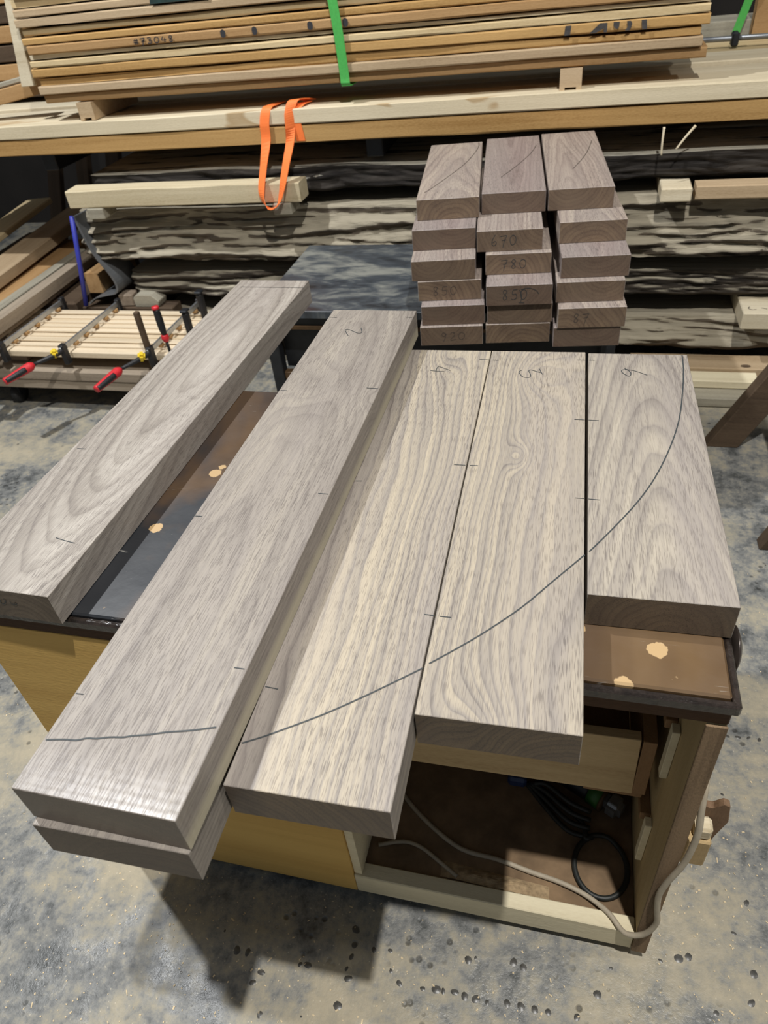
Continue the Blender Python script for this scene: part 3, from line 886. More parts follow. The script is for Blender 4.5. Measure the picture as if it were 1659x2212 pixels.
# ------------------------------------------------------------------ black steel table carrying the pile
H2 = 0.62
t2 = empty('steel_table', (0.0, 1.9, 0))
tag(t2, 'low black steel table with a dusty top under the walnut pile', 'table')
bx('tabletop', -0.62, 0.62, 1.58, 2.22, H2 - 0.028, H2 - 0.0005, M['steel'], t2, 0.002)
bx('apron', -0.60, 0.60, 1.60, 1.63, H2 - 0.075, H2 - 0.0285, M['black_steel'], t2, 0.002)
bx('apron', -0.60, 0.60, 2.17, 2.20, H2 - 0.075, H2 - 0.0285, M['black_steel'], t2, 0.002)
bx('apron_strip', -0.60, 0.60, 1.592, 1.5995, H2 - 0.075, H2 - 0.062, M['rust'], t2, 0.001)
for x in (-0.585, 0.585):
    for y in (1.625, 2.175):
        bx('leg', x - 0.022, x + 0.022, y - 0.022, y + 0.022, 0.0, H2 - 0.0755, M['black_steel'], t2, 0.003)
bx('stretcher', -0.5625, 0.5625, 1.61, 1.64, 0.335, 0.365, M['rust'], t2, 0.002)
bx('stretcher', -0.5625, 0.5625, 2.16, 2.19, 0.335, 0.365, M['rust'], t2, 0.002)
bx('lower_panel', -0.5625, 0.5625, 1.655, 1.665, 0.367, H2 - 0.08, M['black_steel'], t2, 0.001)

# walnut pile: front-left corner at the top edge (x, y), yaw, length
PILE = {'L': [(0.028, 1.342, 6.6, .92), (0.032, 1.354, 6.5, .90), (0.018, 1.391, 6.3, .85), (0.002, 1.391, 6.5, .84), (-0.008, 1.473, 6.2, .74), (-0.008, 1.557, 6.5, .655)],
        'M': [(0.220, 1.368, 6.0, .90), (0.224, 1.372, 5.9, .88), (0.222, 1.360, 6.0, .85), (0.211, 1.439, 5.9, .78), (0.184, 1.457, 6.0, .67), (0.180, 1.601, 5.7, .665)],
        'R': [(0.416, 1.353, 5.7, .90), (0.426, 1.349, 5.9, .88), (0.416, 1.387, 5.8, .84), (0.424, 1.414, 6.0, .78), (0.411, 1.519, 6.6, .72), (0.371, 1.621, 5.5, .68)]}
wpile = [walnut('walnut_offcut', 11.0, 0.02, 0.05, 0.05, 0.011, 0.016, (), 0.9, rnd=True, endm=(0.55, 0.46, 0.36), lo=(0.14, 0.105, 0.095), mid=(0.29, 0.235, 0.205), hi=(0.46, 0.39, 0.325)),
         walnut('walnut_offcut_light', 12.0, -0.03, -0.06, 0.08, 0.012, 0.020, (), 1.05, rnd=True, endm=(0.55, 0.46, 0.36), lo=(0.13, 0.10, 0.09), mid=(0.31, 0.25, 0.215), hi=(0.52, 0.44, 0.35)),
         walnut('walnut_offcut_dark', 13.0, 0.0, 0.07, -0.05, 0.010, 0.015, (), 0.8, rnd=True, endm=(0.55, 0.46, 0.36), lo=(0.13, 0.095, 0.09), mid=(0.26, 0.205, 0.19), hi=(0.40, 0.33, 0.29))]
NTH = ['bottom', 'second', 'third', 'fourth', 'fifth', 'top']
CN = {'L': 'left', 'M': 'middle', 'R': 'right'}
ENDTXT = {('L', 0): ('920', .33, .024), ('L', 2): ('850', .23, .026), ('M', 2): ('850', .24, .030), ('M', 3): ('780', .24, .026), ('M', 4): ('670', .22, .028), ('R', 1): ('87', .22, .026)}
TOPARC = {'L': [(0.02, .07), (0.05, .14), (0.12, .33), (0.155, .47), (0.172, .58), (0.172, .64)], 'M': [(0.055, .16), (0.10, .27), (0.15, .42), (0.172, .53)], 'R': [(0.08, .20), (0.13, .36), (0.165, .54)]}
for c in 'LMR':
    for k, (x, y, yw, L) in enumerate(PILE[c]):
        a = math.radians(yw)
        axv, nv = Vector((math.cos(a), math.sin(a), 0)), Vector((-math.sin(a), math.cos(a), 0))
        wd = 0.185
        z0 = H2 + k * TH
        cen = Vector((x, y, z0 + TH / 2)) + axv * wd / 2 + nv * L / 2
        extra_l = ''
        if (c, k) in ENDTXT:
            extra_l = ', %s pencilled on its end' % ENDTXT[(c, k)][0]
        lb = '%s walnut offcut of the %s column in the pile%s' % (NTH[k], CN[c], extra_l)
        o = box('walnut_offcut', (wd, L, TH - 0.0006), cen, wpile[(k * 2 + 'LMR'.index(c)) % 3], None, (0, 0, a), 0.0012)
        tag(o, lb, 'offcut', 'pile of walnut offcuts on the steel table')
        if (c, k) in ENDTXT:
            txt, u, h = ENDTXT[(c, k)]
            strokes_on_front('pencil_number', text_lines(txt, u * wd, z0 + 0.017, 0.026, h), 0.0016, 0, M['pencil'] if c == 'M' else M['graphite_faint'], o, a, (x, y, 0))
        if (c, k) == ('M', 2):
            strokes_on_front('pencil_line', [[(0.098, z0 + .008), (0.100, z0 + .030), (0.093, z0 + .046)], [(0.098, z0 + .046), (0.118, z0 + .050), (0.140, z0 + .042), (0.147, z0 + .032)], [(0.092, z0 + .008), (0.108, z0 + .007)]], 0.0016, 0, M['pencil'], o, a, (x, y, 0))
        if k == 5:
            ln = [Vector((x, y, 0)) + axv * p + nv * q for p, q in TOPARC[c]]
            strokes_on_top('pencil_line', [[(p.x, p.y) for p in ln]], 0.0022, z0 + TH, M['graphite_faint'], o)

# ------------------------------------------------------------------ slabs with live edges
def slab(name, x0, x1, yf, yb, z0, z1, mat, slope=0.0, amp=0.02, ridges=7, seed=0.0, seg=240, tip=0.0, topwave=0.006, belly=0.0):
    """thick waney slab along X. slope: how far the bottom of the front edge stands out (+) from the top"""
    m = 24
    vs, fs = [], []
    L = x1 - x0
    xm, ym, zm = (x0 + x1) / 2, (yf + yb) / 2, (z0 + z1) / 2
    nr = m + 3
    for i in range(seg + 1):
        x = x0 + L * i / seg
        row = [(x, yb, z0), (x, yb, z1)]
        e0 = min(1.0, min(i, seg - i) / 3.0)
        zb = z0 + 0.5 * tip * noise.noise(Vector((x * 1.3 + seed, 4.4, seed))) + 0.012 * noise.noise(Vector((x * 6 + seed, 1.1, seed)))
        zt = z1 + topwave * noise.noise(Vector((x * 2.4 + seed, 7.7, seed)))
        for j in range(m + 1):
            t = j / m
            z = zt + (zb - zt) * t
            warpz = z * ridges * 9 + 1.6 * noise.noise(Vector((x * 2.0 + seed, z * 3, seed)))
            rd = noise.noise(Vector((x * 2.4 + seed, warpz, seed * 1.3)))
            rd2 = noise.noise(Vector((x * 8 + seed, warpz * 2.6, 3 + seed)))
            bulge = math.sin(math.pi * min(1, t * 1.0)) * belly
            y = yf - slope * t - bulge + amp * (0.8 - 2.0 * abs(rd) - 0.8 * abs(rd2)) * (0.15 + 0.85 * min(1, t * 4)) + (1 - e0) * 0.02
            if t > 0.85:
                y += (t - 0.85) / 0.15 * 0.035
            row.append((x, y, z))
        row.append((x, yf + 0.03, z0 + 0.002))
        for p in row:
            vs.append((p[0] - xm, p[1] - ym, p[2] - zm))
    n = m + 4
    for i in range(seg):
        for k in range(n):
            a, c = i * n + k, i * n + (k + 1) % n
            fs.append((a, c, c + n, a + n))
    fs.append(tuple(reversed(range(n))))
    fs.append(tuple(seg * n + k for k in range(n)))
    o = mk(name, vs, fs, mat, None, (xm, ym, zm), smooth=True)
    fl = [not (i < seg * n and (i % n) in (0, 1, n - 2, n - 1)) and i < seg * n for i in range(len(fs))]
    o.data.polygons.foreach_set('use_smooth', fl)
    for e in o.data.edges:
        a, b = sorted(e.vertices)
        if b - a == n and (a % n) == 2:
            e.use_edge_sharp = True
    return o


sg = 'waney edged slabs stacked under the rack'
tag(slab('wood_slab', -1.67, 1.75, 2.375, 2.95, 0.788, 0.882, M['bark_dark'], 0.0, 0.016, 2, 3.0, topwave=0.010, tip=0.01), 'uppermost dark barked slab, behind the short pale beam', 'slab', sg)
tag(slab('wood_slab', -1.79, 1.70, 2.375, 2.98, 0.525, 0.735, M['bark_dust'], 0.075, 0.030, 5, 8.0, seg=320, tip=0.05), 'thick slab with rippled sawdust-covered edge, second from the top', 'slab', sg)
tag(slab('wood_slab', -1.62, 1.72, 2.38, 2.96, 0.335, 0.450, M['bark'], 0.02, 0.025, 4, 15.0, tip=0.03), 'third slab down, dark bark with dusty patches, behind the steel table', 'slab', sg)
tag(slab('wood_slab', -1.50, 1.78, 2.375, 2.97, 0.125, 0.255, M['bark_dust'], 0.05, 0.022, 3, 21.0, tip=0.02), 'lowest dusty grey slab, just above the floor planks', 'slab', sg)
stk = 'stickers between the slabs'
for (x, z0, z1, nm) in ((-1.30, 0.735, 0.785, 'left'), (0.10, 0.742, 0.785, 'middle'), (-1.30, 0.4525, 0.520, 'left'), (0.30, 0.4525, 0.520, 'middle'), (-1.20, 0.2575, 0.332, 'left'), (0.30, 0.2575, 0.332, 'middle'), (-1.2, 0.0, 0.122, 'left'), (0.30, 0.0, 0.122, 'middle'), (1.5, 0.0, 0.122, 'right')):
    o = bx('sticker', x - 0.04, x + 0.04, 2.50, 2.93, z0, z1, M['grey'], None, 0.003)
    lv = {0.735: 'top', 0.742: 'top', 0.4525: 'second', 0.2575: 'third', 0.0: 'floor'}[z0]
    tag(o, 'grey spacer block in the %s gap between slabs, %s one' % (lv, nm), 'spacer', stk)
o = bx('sticker', 0.742, 0.848, 2.275, 2.92, 0.738, 0.786, M['pale'], None, 0.004)
tag(o, 'pale square block end poking out between the top two slabs, right side', 'spacer', stk)
o = bx('sticker', 1.105, 1.235, 2.24, 2.92, 0.262, 0.330, M['pale'], None, 0.004)
strokes_on_top('pencil_mark', [[(1.135, 2.30), (1.128, 2.285), (1.140, 2.272), (1.155, 2.275)], [(1.175, 2.29), (1.195, 2.28)]], 0.004, 0.330, M['graphite_faint'], o)
tag(o, 'pale block with a pencil mark, poking out above the lowest slab at right', 'spacer', stk)
o = plank('timber_plank', 0.862, 1.75, 2.290, 2.372, 0.7395, 0.787, M['pink'], None, 0.001, 16, seed=4)
tag(o, 'short pale squared timber on the second slab beside the square block', 'plank')
# short pale beam on two blocks
o = plank('squared_beam', -1.715, -0.635, 2.245, 2.342, 0.785, 0.858, M['beam'], None, 0.003, 24, seed=2.2, wane=0.010)
tag(o, 'short pale squared beam resting on two grey blocks, orange strap before it', 'beam')
for x0, x1, lb in ((-1.655, -1.575, 'left'), (-0.78, -0.70, 'right')):
    o = bx('support_block', x0 + 0.02, x1 + 0.02, 2.238, 2.345, 0.7375, 0.7830, M['grey'], None, 0.004)
    tag(o, 'grey block under the %s end of the short pale beam' % lb, 'block', 'blocks under the short pale beam')

# ------------------------------------------------------------------ rack beams, boards behind them
rb = 'long timbers on the rack'
o = plank('rack_beam', -2.6, 1.75, 2.335, 2.52, 0.983, 1.046, M['tan'], None, 0.004, 60, 1.6, seed=1.2, wane=0.004)
tag(o, 'long brown sawn beam directly under the pale stained beam', 'beam', rb)
o = plank('rack_beam', -2.6, 1.75, 2.330, 2.52, 1.050, 1.103, M['white'], None, 0.003, 60, 1.4, seed=7.1)
tag(o, 'long pale beam with brown water stains, orange strap looped over it', 'beam', rb)
for k, (y0, y1, zt, mt) in enumerate(((2.54, 2.72, 1.092, 'pale'), (2.74, 2.95, 1.105, 'pale'), (2.97, 3.22, 1.100, 'cream'))):
    o = plank('rack_board', -2.6, 1.75, y0, y1, 1.047, zt, M[mt], None, 0.002, 30, 1.5, seed=10 + k)
    tag(o, 'pale board lying flat behind the stained beam, %s from the front' % ['first', 'second', 'third'][k], 'board', rb)
    o = plank('rack_board', -2.6, 1.75, y0, y1, 0.982, 1.043, M['tan2'], None, 0.002, 30, 1.5, seed=20 + k)
    tag(o, 'brown board in the lower rack layer, %s row behind the brown beam' % ['first', 'second', 'third'][k], 'board', rb)
# cantilever steel of the rack
for k, x in enumerate((-1.86, -0.35, 1.95)):
    e = empty('rack_upright', (x, 3.4, 0))
    tag(e, 'dark steel cantilever upright of the rack, %s' % ['left', 'middle', 'right'][k], 'rack', 'uprights of the timber rack')
    bx('column', x - 0.05, x + 0.05, 3.35, 3.47, 0, 2.6, M['black_steel'], e, 0.004)
    bx('arm', x - 0.035, x + 0.035, 2.40, 3.3495, 0.905, 0.975, M['black_steel'], e, 0.004)
    bx('base', x - 0.06, x + 0.06, 3.0, 3.3495, 0.0, 0.09, M['black_steel'], e, 0.004)
# blocks carrying the strapped stack
for k, (x0, x1) in enumerate(((-1.595, -1.525), (0.358, 0.433))):
    y0 = 2.352
    H_ = 1.1692
    o = prism('bearer_block', [(x0, H_), (x0, 1.1035), (x0 + 0.018, 1.1035), (x0 + 0.018, 1.113), (x1 - 0.018, 1.113), (x1 - 0.018, 1.1035), (x1, 1.1035), (x1, H_)], 'y', y0, 2.72, M['pink'], None, 0.0)
    tag(o, 'notched wooden bearer under the strapped stack, %s one' % ['left', 'right'][k], 'block', 'bearers under the strapped stack')

# strapped stack of sawn boards
LAY = [(1.1727, 1.2036, 'tan2'), (1.2061, 1.2366, 'pink'), (1.238, 1.2645, 'tan'), (1.267, 1.2985, 'tan'), (1.302, 1.3269, 'cream'), (1.3289, 1.3424, 'pale'), (1.3453, 1.3763, 'tan2'), (1.3788, 1.4043, 'tan'), (1.4088, 1.4343, 'cream'), (1.4377, 1.4672, 'pink'), (1.4698, 1.4972, 'pink'), (1.5001, 1.5301, 'cream'), (1.5331, 1.5601, 'tan'), (1.5631, 1.5901, 'cream')]
ORD = ['lowest', 'second', 'third', 'fourth', 'fifth', 'sixth', 'seventh', 'eighth', 'ninth', 'tenth', 'eleventh', 'twelfth', 'thirteenth', 'topmost']
DESC = {'tan': 'orange-brown', 'tan2': 'brown', 'pink': 'pinkish tan', 'cream': 'cream', 'pale': 'thin pale'}
STK = []
for k, (z0, z1, mt) in enumerate(LAY):
    rr_ = random.Random(k + 40)
    yo = [0.014, -0.003, 0.010, 0.002, 0.000, 0.016, 0.0, 0.002, 0.016, 0.000, 0.0, 0.014, 0.0, 0.003][k]
    z1 -= [0, 0, 0.002, 0.001, 0.003, 0, 0.001, 0.002, 0.003, 0.001, 0.002, 0.003, 0, 0][k]
    wn = [0.006, 0.003, 0.016, 0.004, 0.009, 0.006, 0.001, 0.003, 0.010, 0.006, 0.004, 0.008, 0.004, 0.006][k]
    o = plank('sawn_board', -1.7417 + rr_.uniform(-.012, .012), 0.8215 + rr_.uniform(-.02, .012), 2.350 + yo, 2.74, z0, z1, M[mt], None, 0.0025, 70, 2.4, seed=k * 3.7 + 1, wane=wn)
    ex = {3: ' with big black lettering', 6: ' marked #73048 with black dots'}.get(k, '')
    tag(o, '%s %s board of the strapped stack%s' % (ORD[k] if k in (0, 13) else ORD[k] + ' from the bottom,', DESC[mt], ex), 'board', 'boards of the strapped stack')
    STK.append(o)
# lettering on the stack
FY = 2.3445
strokes_on_front('lettering', text_lines('#73048', -1.2525, 1.3504, 0.0300, 0.019, 0.0), 0.0036, FY, M['ink'], STK[6])


def blot(name, poly, y, mat, parent):
    cx = sum(p[0] for p in poly) / len(poly)
    cz = sum(p[1] for p in poly) / len(poly)
    o = mk(name, [(p[0] - cx, 0, p[1] - cz) for p in poly], [tuple(range(len(poly)))], mat, None, (cx, y, cz))
    return attach(o, parent)


for x, z in ((-0.875, 1.3609), (-0.7482, 1.3609), (-0.5315, 1.3609), (-0.3987, 1.3609)):
    blot('marker_dot', [(x + 0.011 * math.cos(a * 0.6283) * (1 + 0.1 * math.sin(a * 2.1)), z + 0.0135 * math.sin(a * 0.6283)) for a in range(10)], FY - 0.001, M['ink'], STK[6])
for poly in ([(0.3672, 1.2954), (0.3869, 1.2954), (0.3844, 1.268), (0.3646, 1.268)], [(0.4796, 1.2954), (0.503, 1.2954), (0.5037, 1.2685), (0.493, 1.2685), (0.4928, 1.2798), (0.4671, 1.2685), (0.4465, 1.2685)], [(0.5221, 1.2954), (0.5421, 1.2954), (0.5416, 1.2809), (0.5359, 1.2749), (0.527, 1.2783), (0.5232, 1.2851)], [(0.5642, 1.2954), (0.5768, 1.2954), (0.5825, 1.2863), (0.5759, 1.2685), (0.5612, 1.2685), (0.5682, 1.2799)], [(0.61, 1.2954), (0.6267, 1.2954), (0.6309, 1.2685), (0.6153, 1.2685)]):
    blot('lettering', poly, FY - 0.0005, M['paint'], STK[3])
blot('painted_patch', [(-1.1376, 1.4956), (-0.898, 1.4956), (-0.903, 1.4707), (-1.1426, 1.4707)], FY - 0.001, M['tagm'], STK[10])
# white end batten beside the stack
o = prism('batten', [(-1.788, 1.56), (-1.757, 1.56), (-1.798, 1.235), (-1.858, 1.235)], 'y', 2.395, 2.42, M['pale'], None, 0.002)
tag(o, 'whitish batten standing at the left end of the strapped stack', 'batten')
# green strap around the stack
gx = -0.4267
zt, zb = 1.5901, 1.1727
o = ribbon('lashing_strap', [(gx - 0.020, 2.57, zt + 0.007), (gx - 0.020, 2.37, zt + 0.007), (gx - 0.018, 2.334, zt - 0.015), (gx - 0.010, 2.336, 1.45), (gx, 2.336, 1.34), (gx + 0.006, 2.336, zb + 0.03), (gx + 0.007, 2.336, zb), (gx + 0.007, 2.37, zb - 0.008), (gx + 0.007, 2.60, zb - 0.008)], [(0.0175, 0, 0)] * 9, 0.0025, M['green'])
tag(o, 'green webbing strap pulled tight round the stack of sawn boards', 'strap')
# orange strap loop hanging over the pale beam
e = empty('lifting_strap', (-0.72, 2.33, 0.76))
tag(e, 'bright orange webbing loop hanging over the pale stained beam', 'strap')
ribbon('webbing', [(-0.735, 2.46, 1.108), (-0.742, 2.39, 1.112), (-0.752, 2.338, 1.108), (-0.765, 2.322, 1.060), (-0.770, 2.318, 1.000), (-0.781, 2.275, 0.920), (-0.790, 2.228, 0.840), (-0.786, 2.218, 0.800), (-0.765, 2.214, 0.773), (-0.736, 2.214, 0.777), (-0.712, 2.218, 0.810), (-0.692, 2.228, 0.865), (-0.678, 2.265, 0.930), (-0.668, 2.312, 0.990), (-0.660, 2.320, 1.040), (-0.655, 2.325, 1.090), (-0.640, 2.345, 1.128), (-0.615, 2.39, 1.125), (-0.60, 2.44, 1.112)],
       [(0.020, 0, 0.0)] * 5 + [(0.018, -0.010, 0), (0.017, -0.012, 0), (0.012, -0.016, 0.008), (0.002, -0.020, 0.004), (0.0, -0.020, 0.0), (0.010, -0.018, -0.006), (0.016, -0.014, -0.004), (0.018, -0.010, 0), (0.019, -0.006, 0), (0.016, 0.012, 0), (0.018, 0.010, 0.0), (0.020, 0.004, 0), (0.018, 0.01, 0), (0.018, 0.01, 0)], 0.0025, M['orange'], e, 6)
ribbon('webbing', [(-0.610, 2.43, 1.109), (-0.622, 2.36, 1.110), (-0.640, 2.336, 1.085), (-0.634, 2.333, 1.040), (-0.628, 2.333, 0.990)], [(0.018, 0.0, 0)] * 5, 0.0025, M['orange'], e, 5)
# splinters hanging from the brown beam
for pts, lb in (([(0.727, 2.335, 0.975), (0.726, 2.32, 0.93), (0.728, 2.315, 0.888)], 'upright'), ([(0.83, 2.335, 0.975), (0.80, 2.325, 0.94), (0.775, 2.318, 0.905)], 'slanting')):
    o = tube('splinter', pts, [0.005, 0.004, 0.0035], M['pale'], None, 5)
    tag(o, 'thin pale splinter hanging %s below the brown beam at right' % lb, 'splinter', 'splinters under the brown beam')

# things behind the rack, right: more timbers, pipe, green strap
o = plank('rack_timber', 0.80, 1.87, 3.30, 3.50, 1.10, 1.165, M['grey'], None, 0.002, 12, seed=31)
tag(o, 'grey timber behind the pale boards at upper right', 'timber')
o = plank('rack_timber', 1.10, 1.87, 3.22, 3.29, 1.11, 1.32, M['tan2'], None, 0.002, 12, seed=33)
tag(o, 'brown upright board at the top right corner behind the rack boards', 'timber')
o = tube('steel_pipe', [(0.75, 3.04, 1.135), (1.9, 3.00, 1.135)], 0.010, M['metal'], None, 10, True, 1)
tag(o, 'thin grey steel pipe lying across the pale boards at upper right', 'pipe')
o = bx('pipe_clip', 0.995, 1.022, 3.005, 3.055, 1.108, 1.158, M['black_steel'], None, 0.006)
tag(o, 'small dark clip gripping the thin pipe at upper right', 'clip')
o = ribbon('lashing_strap', [(1.075, 3.20, 1.45), (1.070, 3.19, 1.30), (1.055, 3.20, 1.22), (1.035, 3.21, 1.13)], [(0.016, 0, 0)] * 4, 0.003, M['green'])
tag(o, 'loose bright green strap end hanging at the top right corner', 'strap')
# left upper: darker timbers beyond the stack, loose plank with a mark
for k in range(7):
    o = plank('stored_timber', -3.1, -2.12 + 0.015 * ((k * 5) % 3), 2.88, 3.2, 1.130 + k * 0.075, 1.196 + k * 0.075, M['tan2' if k % 2 else 'darkwood'], None, 0.002, 10, seed=50 + k)
    tag(o, 'dark stored timber left of the strapped stack, layer %s from the bottom' % ['one', 'two', 'three', 'four', 'five', 'six', 'seven'][k], 'timber', 'dark timbers left of the strapped stack')
o = plank('loose_plank', -0.30, 0.30, -0.06, 0.06, -0.028, 0.028, M['tan2'], None, 0.0015, 8, seed=61)
o.location = (-2.17, 2.50, 1.176)
o.rotation_euler = (0, math.radians(-8), math.radians(4))
strokes_on_front('stamp', [[(-0.03, 0.012), (-0.012, 0.016), (-0.01, 0.002), (-0.03, 0.0), (-0.03, 0.012)], [(0.0, -0.008), (0.02, -0.004)]], 0.006, 0, M['ink'], None)
st_ = bpy.data.objects['stamp']
st_.parent = o
st_.location = (0.08, -0.0630, 0.0)
tag(o, 'loose brown plank with a dark stamp sticking out left of the stack', 'plank')
o = box('loose_plank', (0.40, 0.10, 0.018), (-2.08, 2.51, 1.230), M['grey'], None, (0, math.radians(-8), math.radians(6)), 0.003)
tag(o, 'thin grey board lying on the stamped plank, upper left', 'plank')

# ------------------------------------------------------------------ cart with clamped panel
ct = empty('cart', (-1.75, 2.05, 0))
tag(ct, 'low wooden cart on castors under the clamped panel', 'cart')
for k, (y0, y1) in enumerate(((1.82, 1.955), (1.962, 2.09), (2.097, 2.23))):
    plank('deck_plank', -2.45, -1.12, y0, y1, 0.165, 0.212, M['cart'], ct, 0.002, 14, seed=70 + k)
for x0, x1 in ((-2.45, -2.36), (-1.82, -1.73), (-1.22, -1.13)):
    bx('deck_bearer', x0, x1, 1.86, 2.22, 0.1200, 0.1630, M['cart'], ct, 0.003)
plank('front_board', -2.45, -1.12, 1.825, 1.8575, 0.118, 0.1630, M['cart'], ct, 0.002, 14, seed=77)
for x in (-2.10, -1.28):
    for y in (1.90, 2.18):
        ca = bx('castor', x - 0.028, x + 0.028, y - 0.028, y + 0.028, 0.095, 0.1195, M['black_steel'], ct, 0.003)
        bx('fork', x - 0.022, x - 0.016, y - 0.022, y + 0.022, 0.040, 0.0945, M['black_steel'], ca, 0.001)
        bx('fork', x + 0.016, x + 0.022, y - 0.022, y + 0.022, 0.040, 0.0945, M['black_steel'], ca, 0.001)
        tube('wheel', [(x - 0.014, y, 0.045), (x + 0.014, y, 0.045)], 0.045, M['rubber'], ca, 18, True, 1)
for k, x in enumerate((-2.02, -1.25)):
    o = bx('spacer_block', x - 0.05, x + 0.05, 1.90, 2.24, 0.2145, 0.268, M['scrap_brown'], None, 0.003)
    tag(o, 'wooden bearer lying between cart deck and clamped panel, %s end' % ['left', 'right'][k], 'block', 'bearers under the clamped panel')
pn = empty('clamped_panel', (-1.65, 2.05, 0.269))
tag(pn, 'pale glued-up panel of stepped maple strips held in bar clamps', 'panel')
for k in range(9):
    y0 = 1.842 + k * 0.0475
    plank('strip', -2.03 - 0.027 * k, -1.06, y0, y0 + 0.0465, 0.270, 0.300 - (0.0 if k % 2 == 0 else 0.0025) + 0.0015 * (k % 3), M['slat'], pn, 0.0004, 6, seed=80 + k)
    if k < 8:
        bx('groove', -2.02 - 0.027 * k, -1.07, y0 + 0.040, y0 + 0.0465, 0.3030, 0.3075, M['slat'], pn, 0.001)


def bar_clamp(x, y0, y1, handle, label, yellow=True):
    e = empty('bar_clamp', (x, y0, 0.31))
    tag(e, label, 'clamp', 'bar clamps on the panel')
    zb = 0.335
    bx('bar', x - 0.005, x + 0.005, y0 - 0.05, y1 + 0.03, zb - 0.012, zb + 0.012, M['bar'], e, 0.002)
    bx('fixed_jaw', x - 0.011, x + 0.011, y1, y1 + 0.032, 0.268, zb + 0.022, M['black'], e, 0.005)
    bx('sliding_jaw', x - 0.012, x + 0.012, y0 - 0.045, y0 - 0.010, 0.262, zb + 0.020, M['black'], e, 0.005)
    for q in range(5):
        bx('pad', x - 0.010, x + 0.010, y0 + 0.05 + q * 0.085, y0 + 0.075 + q * 0.085, 0.3085, zb - 0.0125, M['tan2'], e, 0.002)
    h0, h1 = Vector(handle[0]), Vector(handle[1])
    tube('sliding_arm', [(x, y0 - 0.012, zb), (x - 0.008, y0 - 0.06, zb - 0.008), h0], [0.013, 0.012, 0.007], M['black'], e, 8)
    d = (h1 - h0)
    tube('handle', [h0, h0 + d * 0.12, h0 + d * 0.35, h0 + d * 0.75, h1], [0.008, 0.0195, 0.019, 0.016, 0.015], M['red'], e, 12)
    sd_ = Vector((0.010, 0, 0.004))
    tube('grip', [h0 + d * 0.35 + sd_, h0 + d * 0.6 + sd_, h1 + sd_ * 0.8], [0.0125, 0.0125, 0.010], M['black'], e, 8)
    if yellow:
        ym = (Vector((x, y0 - 0.012, zb)) + h0) / 2
        box('trigger', (0.030, 0.036, 0.036), (ym.x + 0.018, ym.y + 0.012, ym.z + 0.004), M['yellow'], e, (0.3, 0.2, 0.5), 0.008, 2)
    return e


bar_clamp(-1.668, 1.835, 2.262, [(-1.742, 1.690, 0.318), (-1.800, 1.560, 0.305)], 'red-handled bar clamp with yellow trigger across the panel, nearer the left')
bar_clamp(-1.99, 1.838, 2.275, [(-2.08, 1.70, 0.318), (-2.13, 1.57, 0.305)], 'bar clamp at the far left of the panel, its handle outside the picture')
bar_clamp(-1.243, 1.835, 2.275, [(-1.312, 1.675, 0.318), (-1.345, 1.530, 0.305)], 'red-handled bar clamp nearest the walnut board, with yellow tab')
e = empty('screw_clamp', (-1.168, 1.835, 0.31))
tag(e, 'upright clamp screw with black and red grip standing beside the walnut board', 'clamp')
tube('handle', [(-1.170, 1.835, 0.395), (-1.172, 1.836, 0.42), (-1.174, 1.838, 0.46), (-1.175, 1.838, 0.505)], [0.010, 0.0145, 0.0155, 0.014], M['black'], e, 12)
tube('handle_cap', [(-1.175, 1.838, 0.505), (-1.176, 1.838, 0.517)], [0.0155, 0.0145], M['red'], e, 12, True, 1)
tube('collar', [(-1.169, 1.835, 0.365), (-1.170, 1.835, 0.380), (-1.170, 1.835, 0.395)], [0.011, 0.017, 0.014], M['red'], e, 12)
tube('screw', [(-1.167, 1.833, 0.309), (-1.169, 1.835, 0.365)], 0.006, M['black_steel'], e, 8, True, 1)
o = bx('wooden_peg', -1.262, -1.240, 1.800, 1.822, 0.2140, 0.505, M['darkwood'], None, 0.003)
tag(o, 'square dark wooden stick standing upright before the clamped panel', 'stick')
for k, (x, y, h) in enumerate(((-1.128, 1.966, 0.435), (-1.146, 2.150, 0.440))):
    e = empty('spring_clamp', (x, y, 0.31))
    tag(e, 'upright black clamp head at the panel, %s of two' % ['front', 'rear'][k], 'clamp', 'upright black clamp heads')
    bx('head', x - 0.013, x + 0.013, y - 0.016, y + 0.016, 0.309, h, M['black'], e, 0.006)
    bx('cap', x - 0.016, x + 0.016, y - 0.019, y + 0.019, h + 0.0005, h + 0.012, M['black_steel'], e, 0.004)

# blocks, blue-rimmed sheet and scrap pile at the left
o = bx('bearer_timber', -1.90, -1.40, 2.305, 2.395, 0.0, 0.300, M['darkwood'], None, 0.004)
tag(o, 'dark timber baulk on edge behind the cart', 'timber')
o = prism('offcut_block', [(-1.600, 0.3005), (-1.600, 0.345), (-1.580, 0.362), (-1.500, 0.362), (-1.465, 0.330), (-1.475, 0.3005)], 'y', 2.31, 2.39, M['grey'], None, 0.003)
tag(o, 'faceted grey wooden offcut on the dark baulk behind the cart', 'block')
o = bx('offcut_block', -1.685, -1.612, 2.315, 2.385, 0.3005, 0.360, M['scrap_brown'], None, 0.006, (0, 0, 0.1))
tag(o, 'brownish wooden offcut left of the faceted grey one', 'block')
e = empty('plastic_tray', (-1.84, 2.30, 0.30))
tag(e, 'upright curved grey sheet with a bright blue rim by the scrap pile', 'sheet')
tube('rim', [(-1.868, 2.300, 0.312), (-1.822, 2.300, 0.50), (-1.768, 2.300, 0.735)], 0.011, M['blue'], e, 8, True, 1)
prof = [(-1.727, 0.735), (-1.715, 0.66), (-1.690, 0.56), (-1.640, 0.46), (-1.628, 0.405), (-1.650, 0.372), (-1.700, 0.362), (-1.775, 0.345), (-1.815, 0.318)]
vs, fs = [], []
pp = catmull(prof, 4)
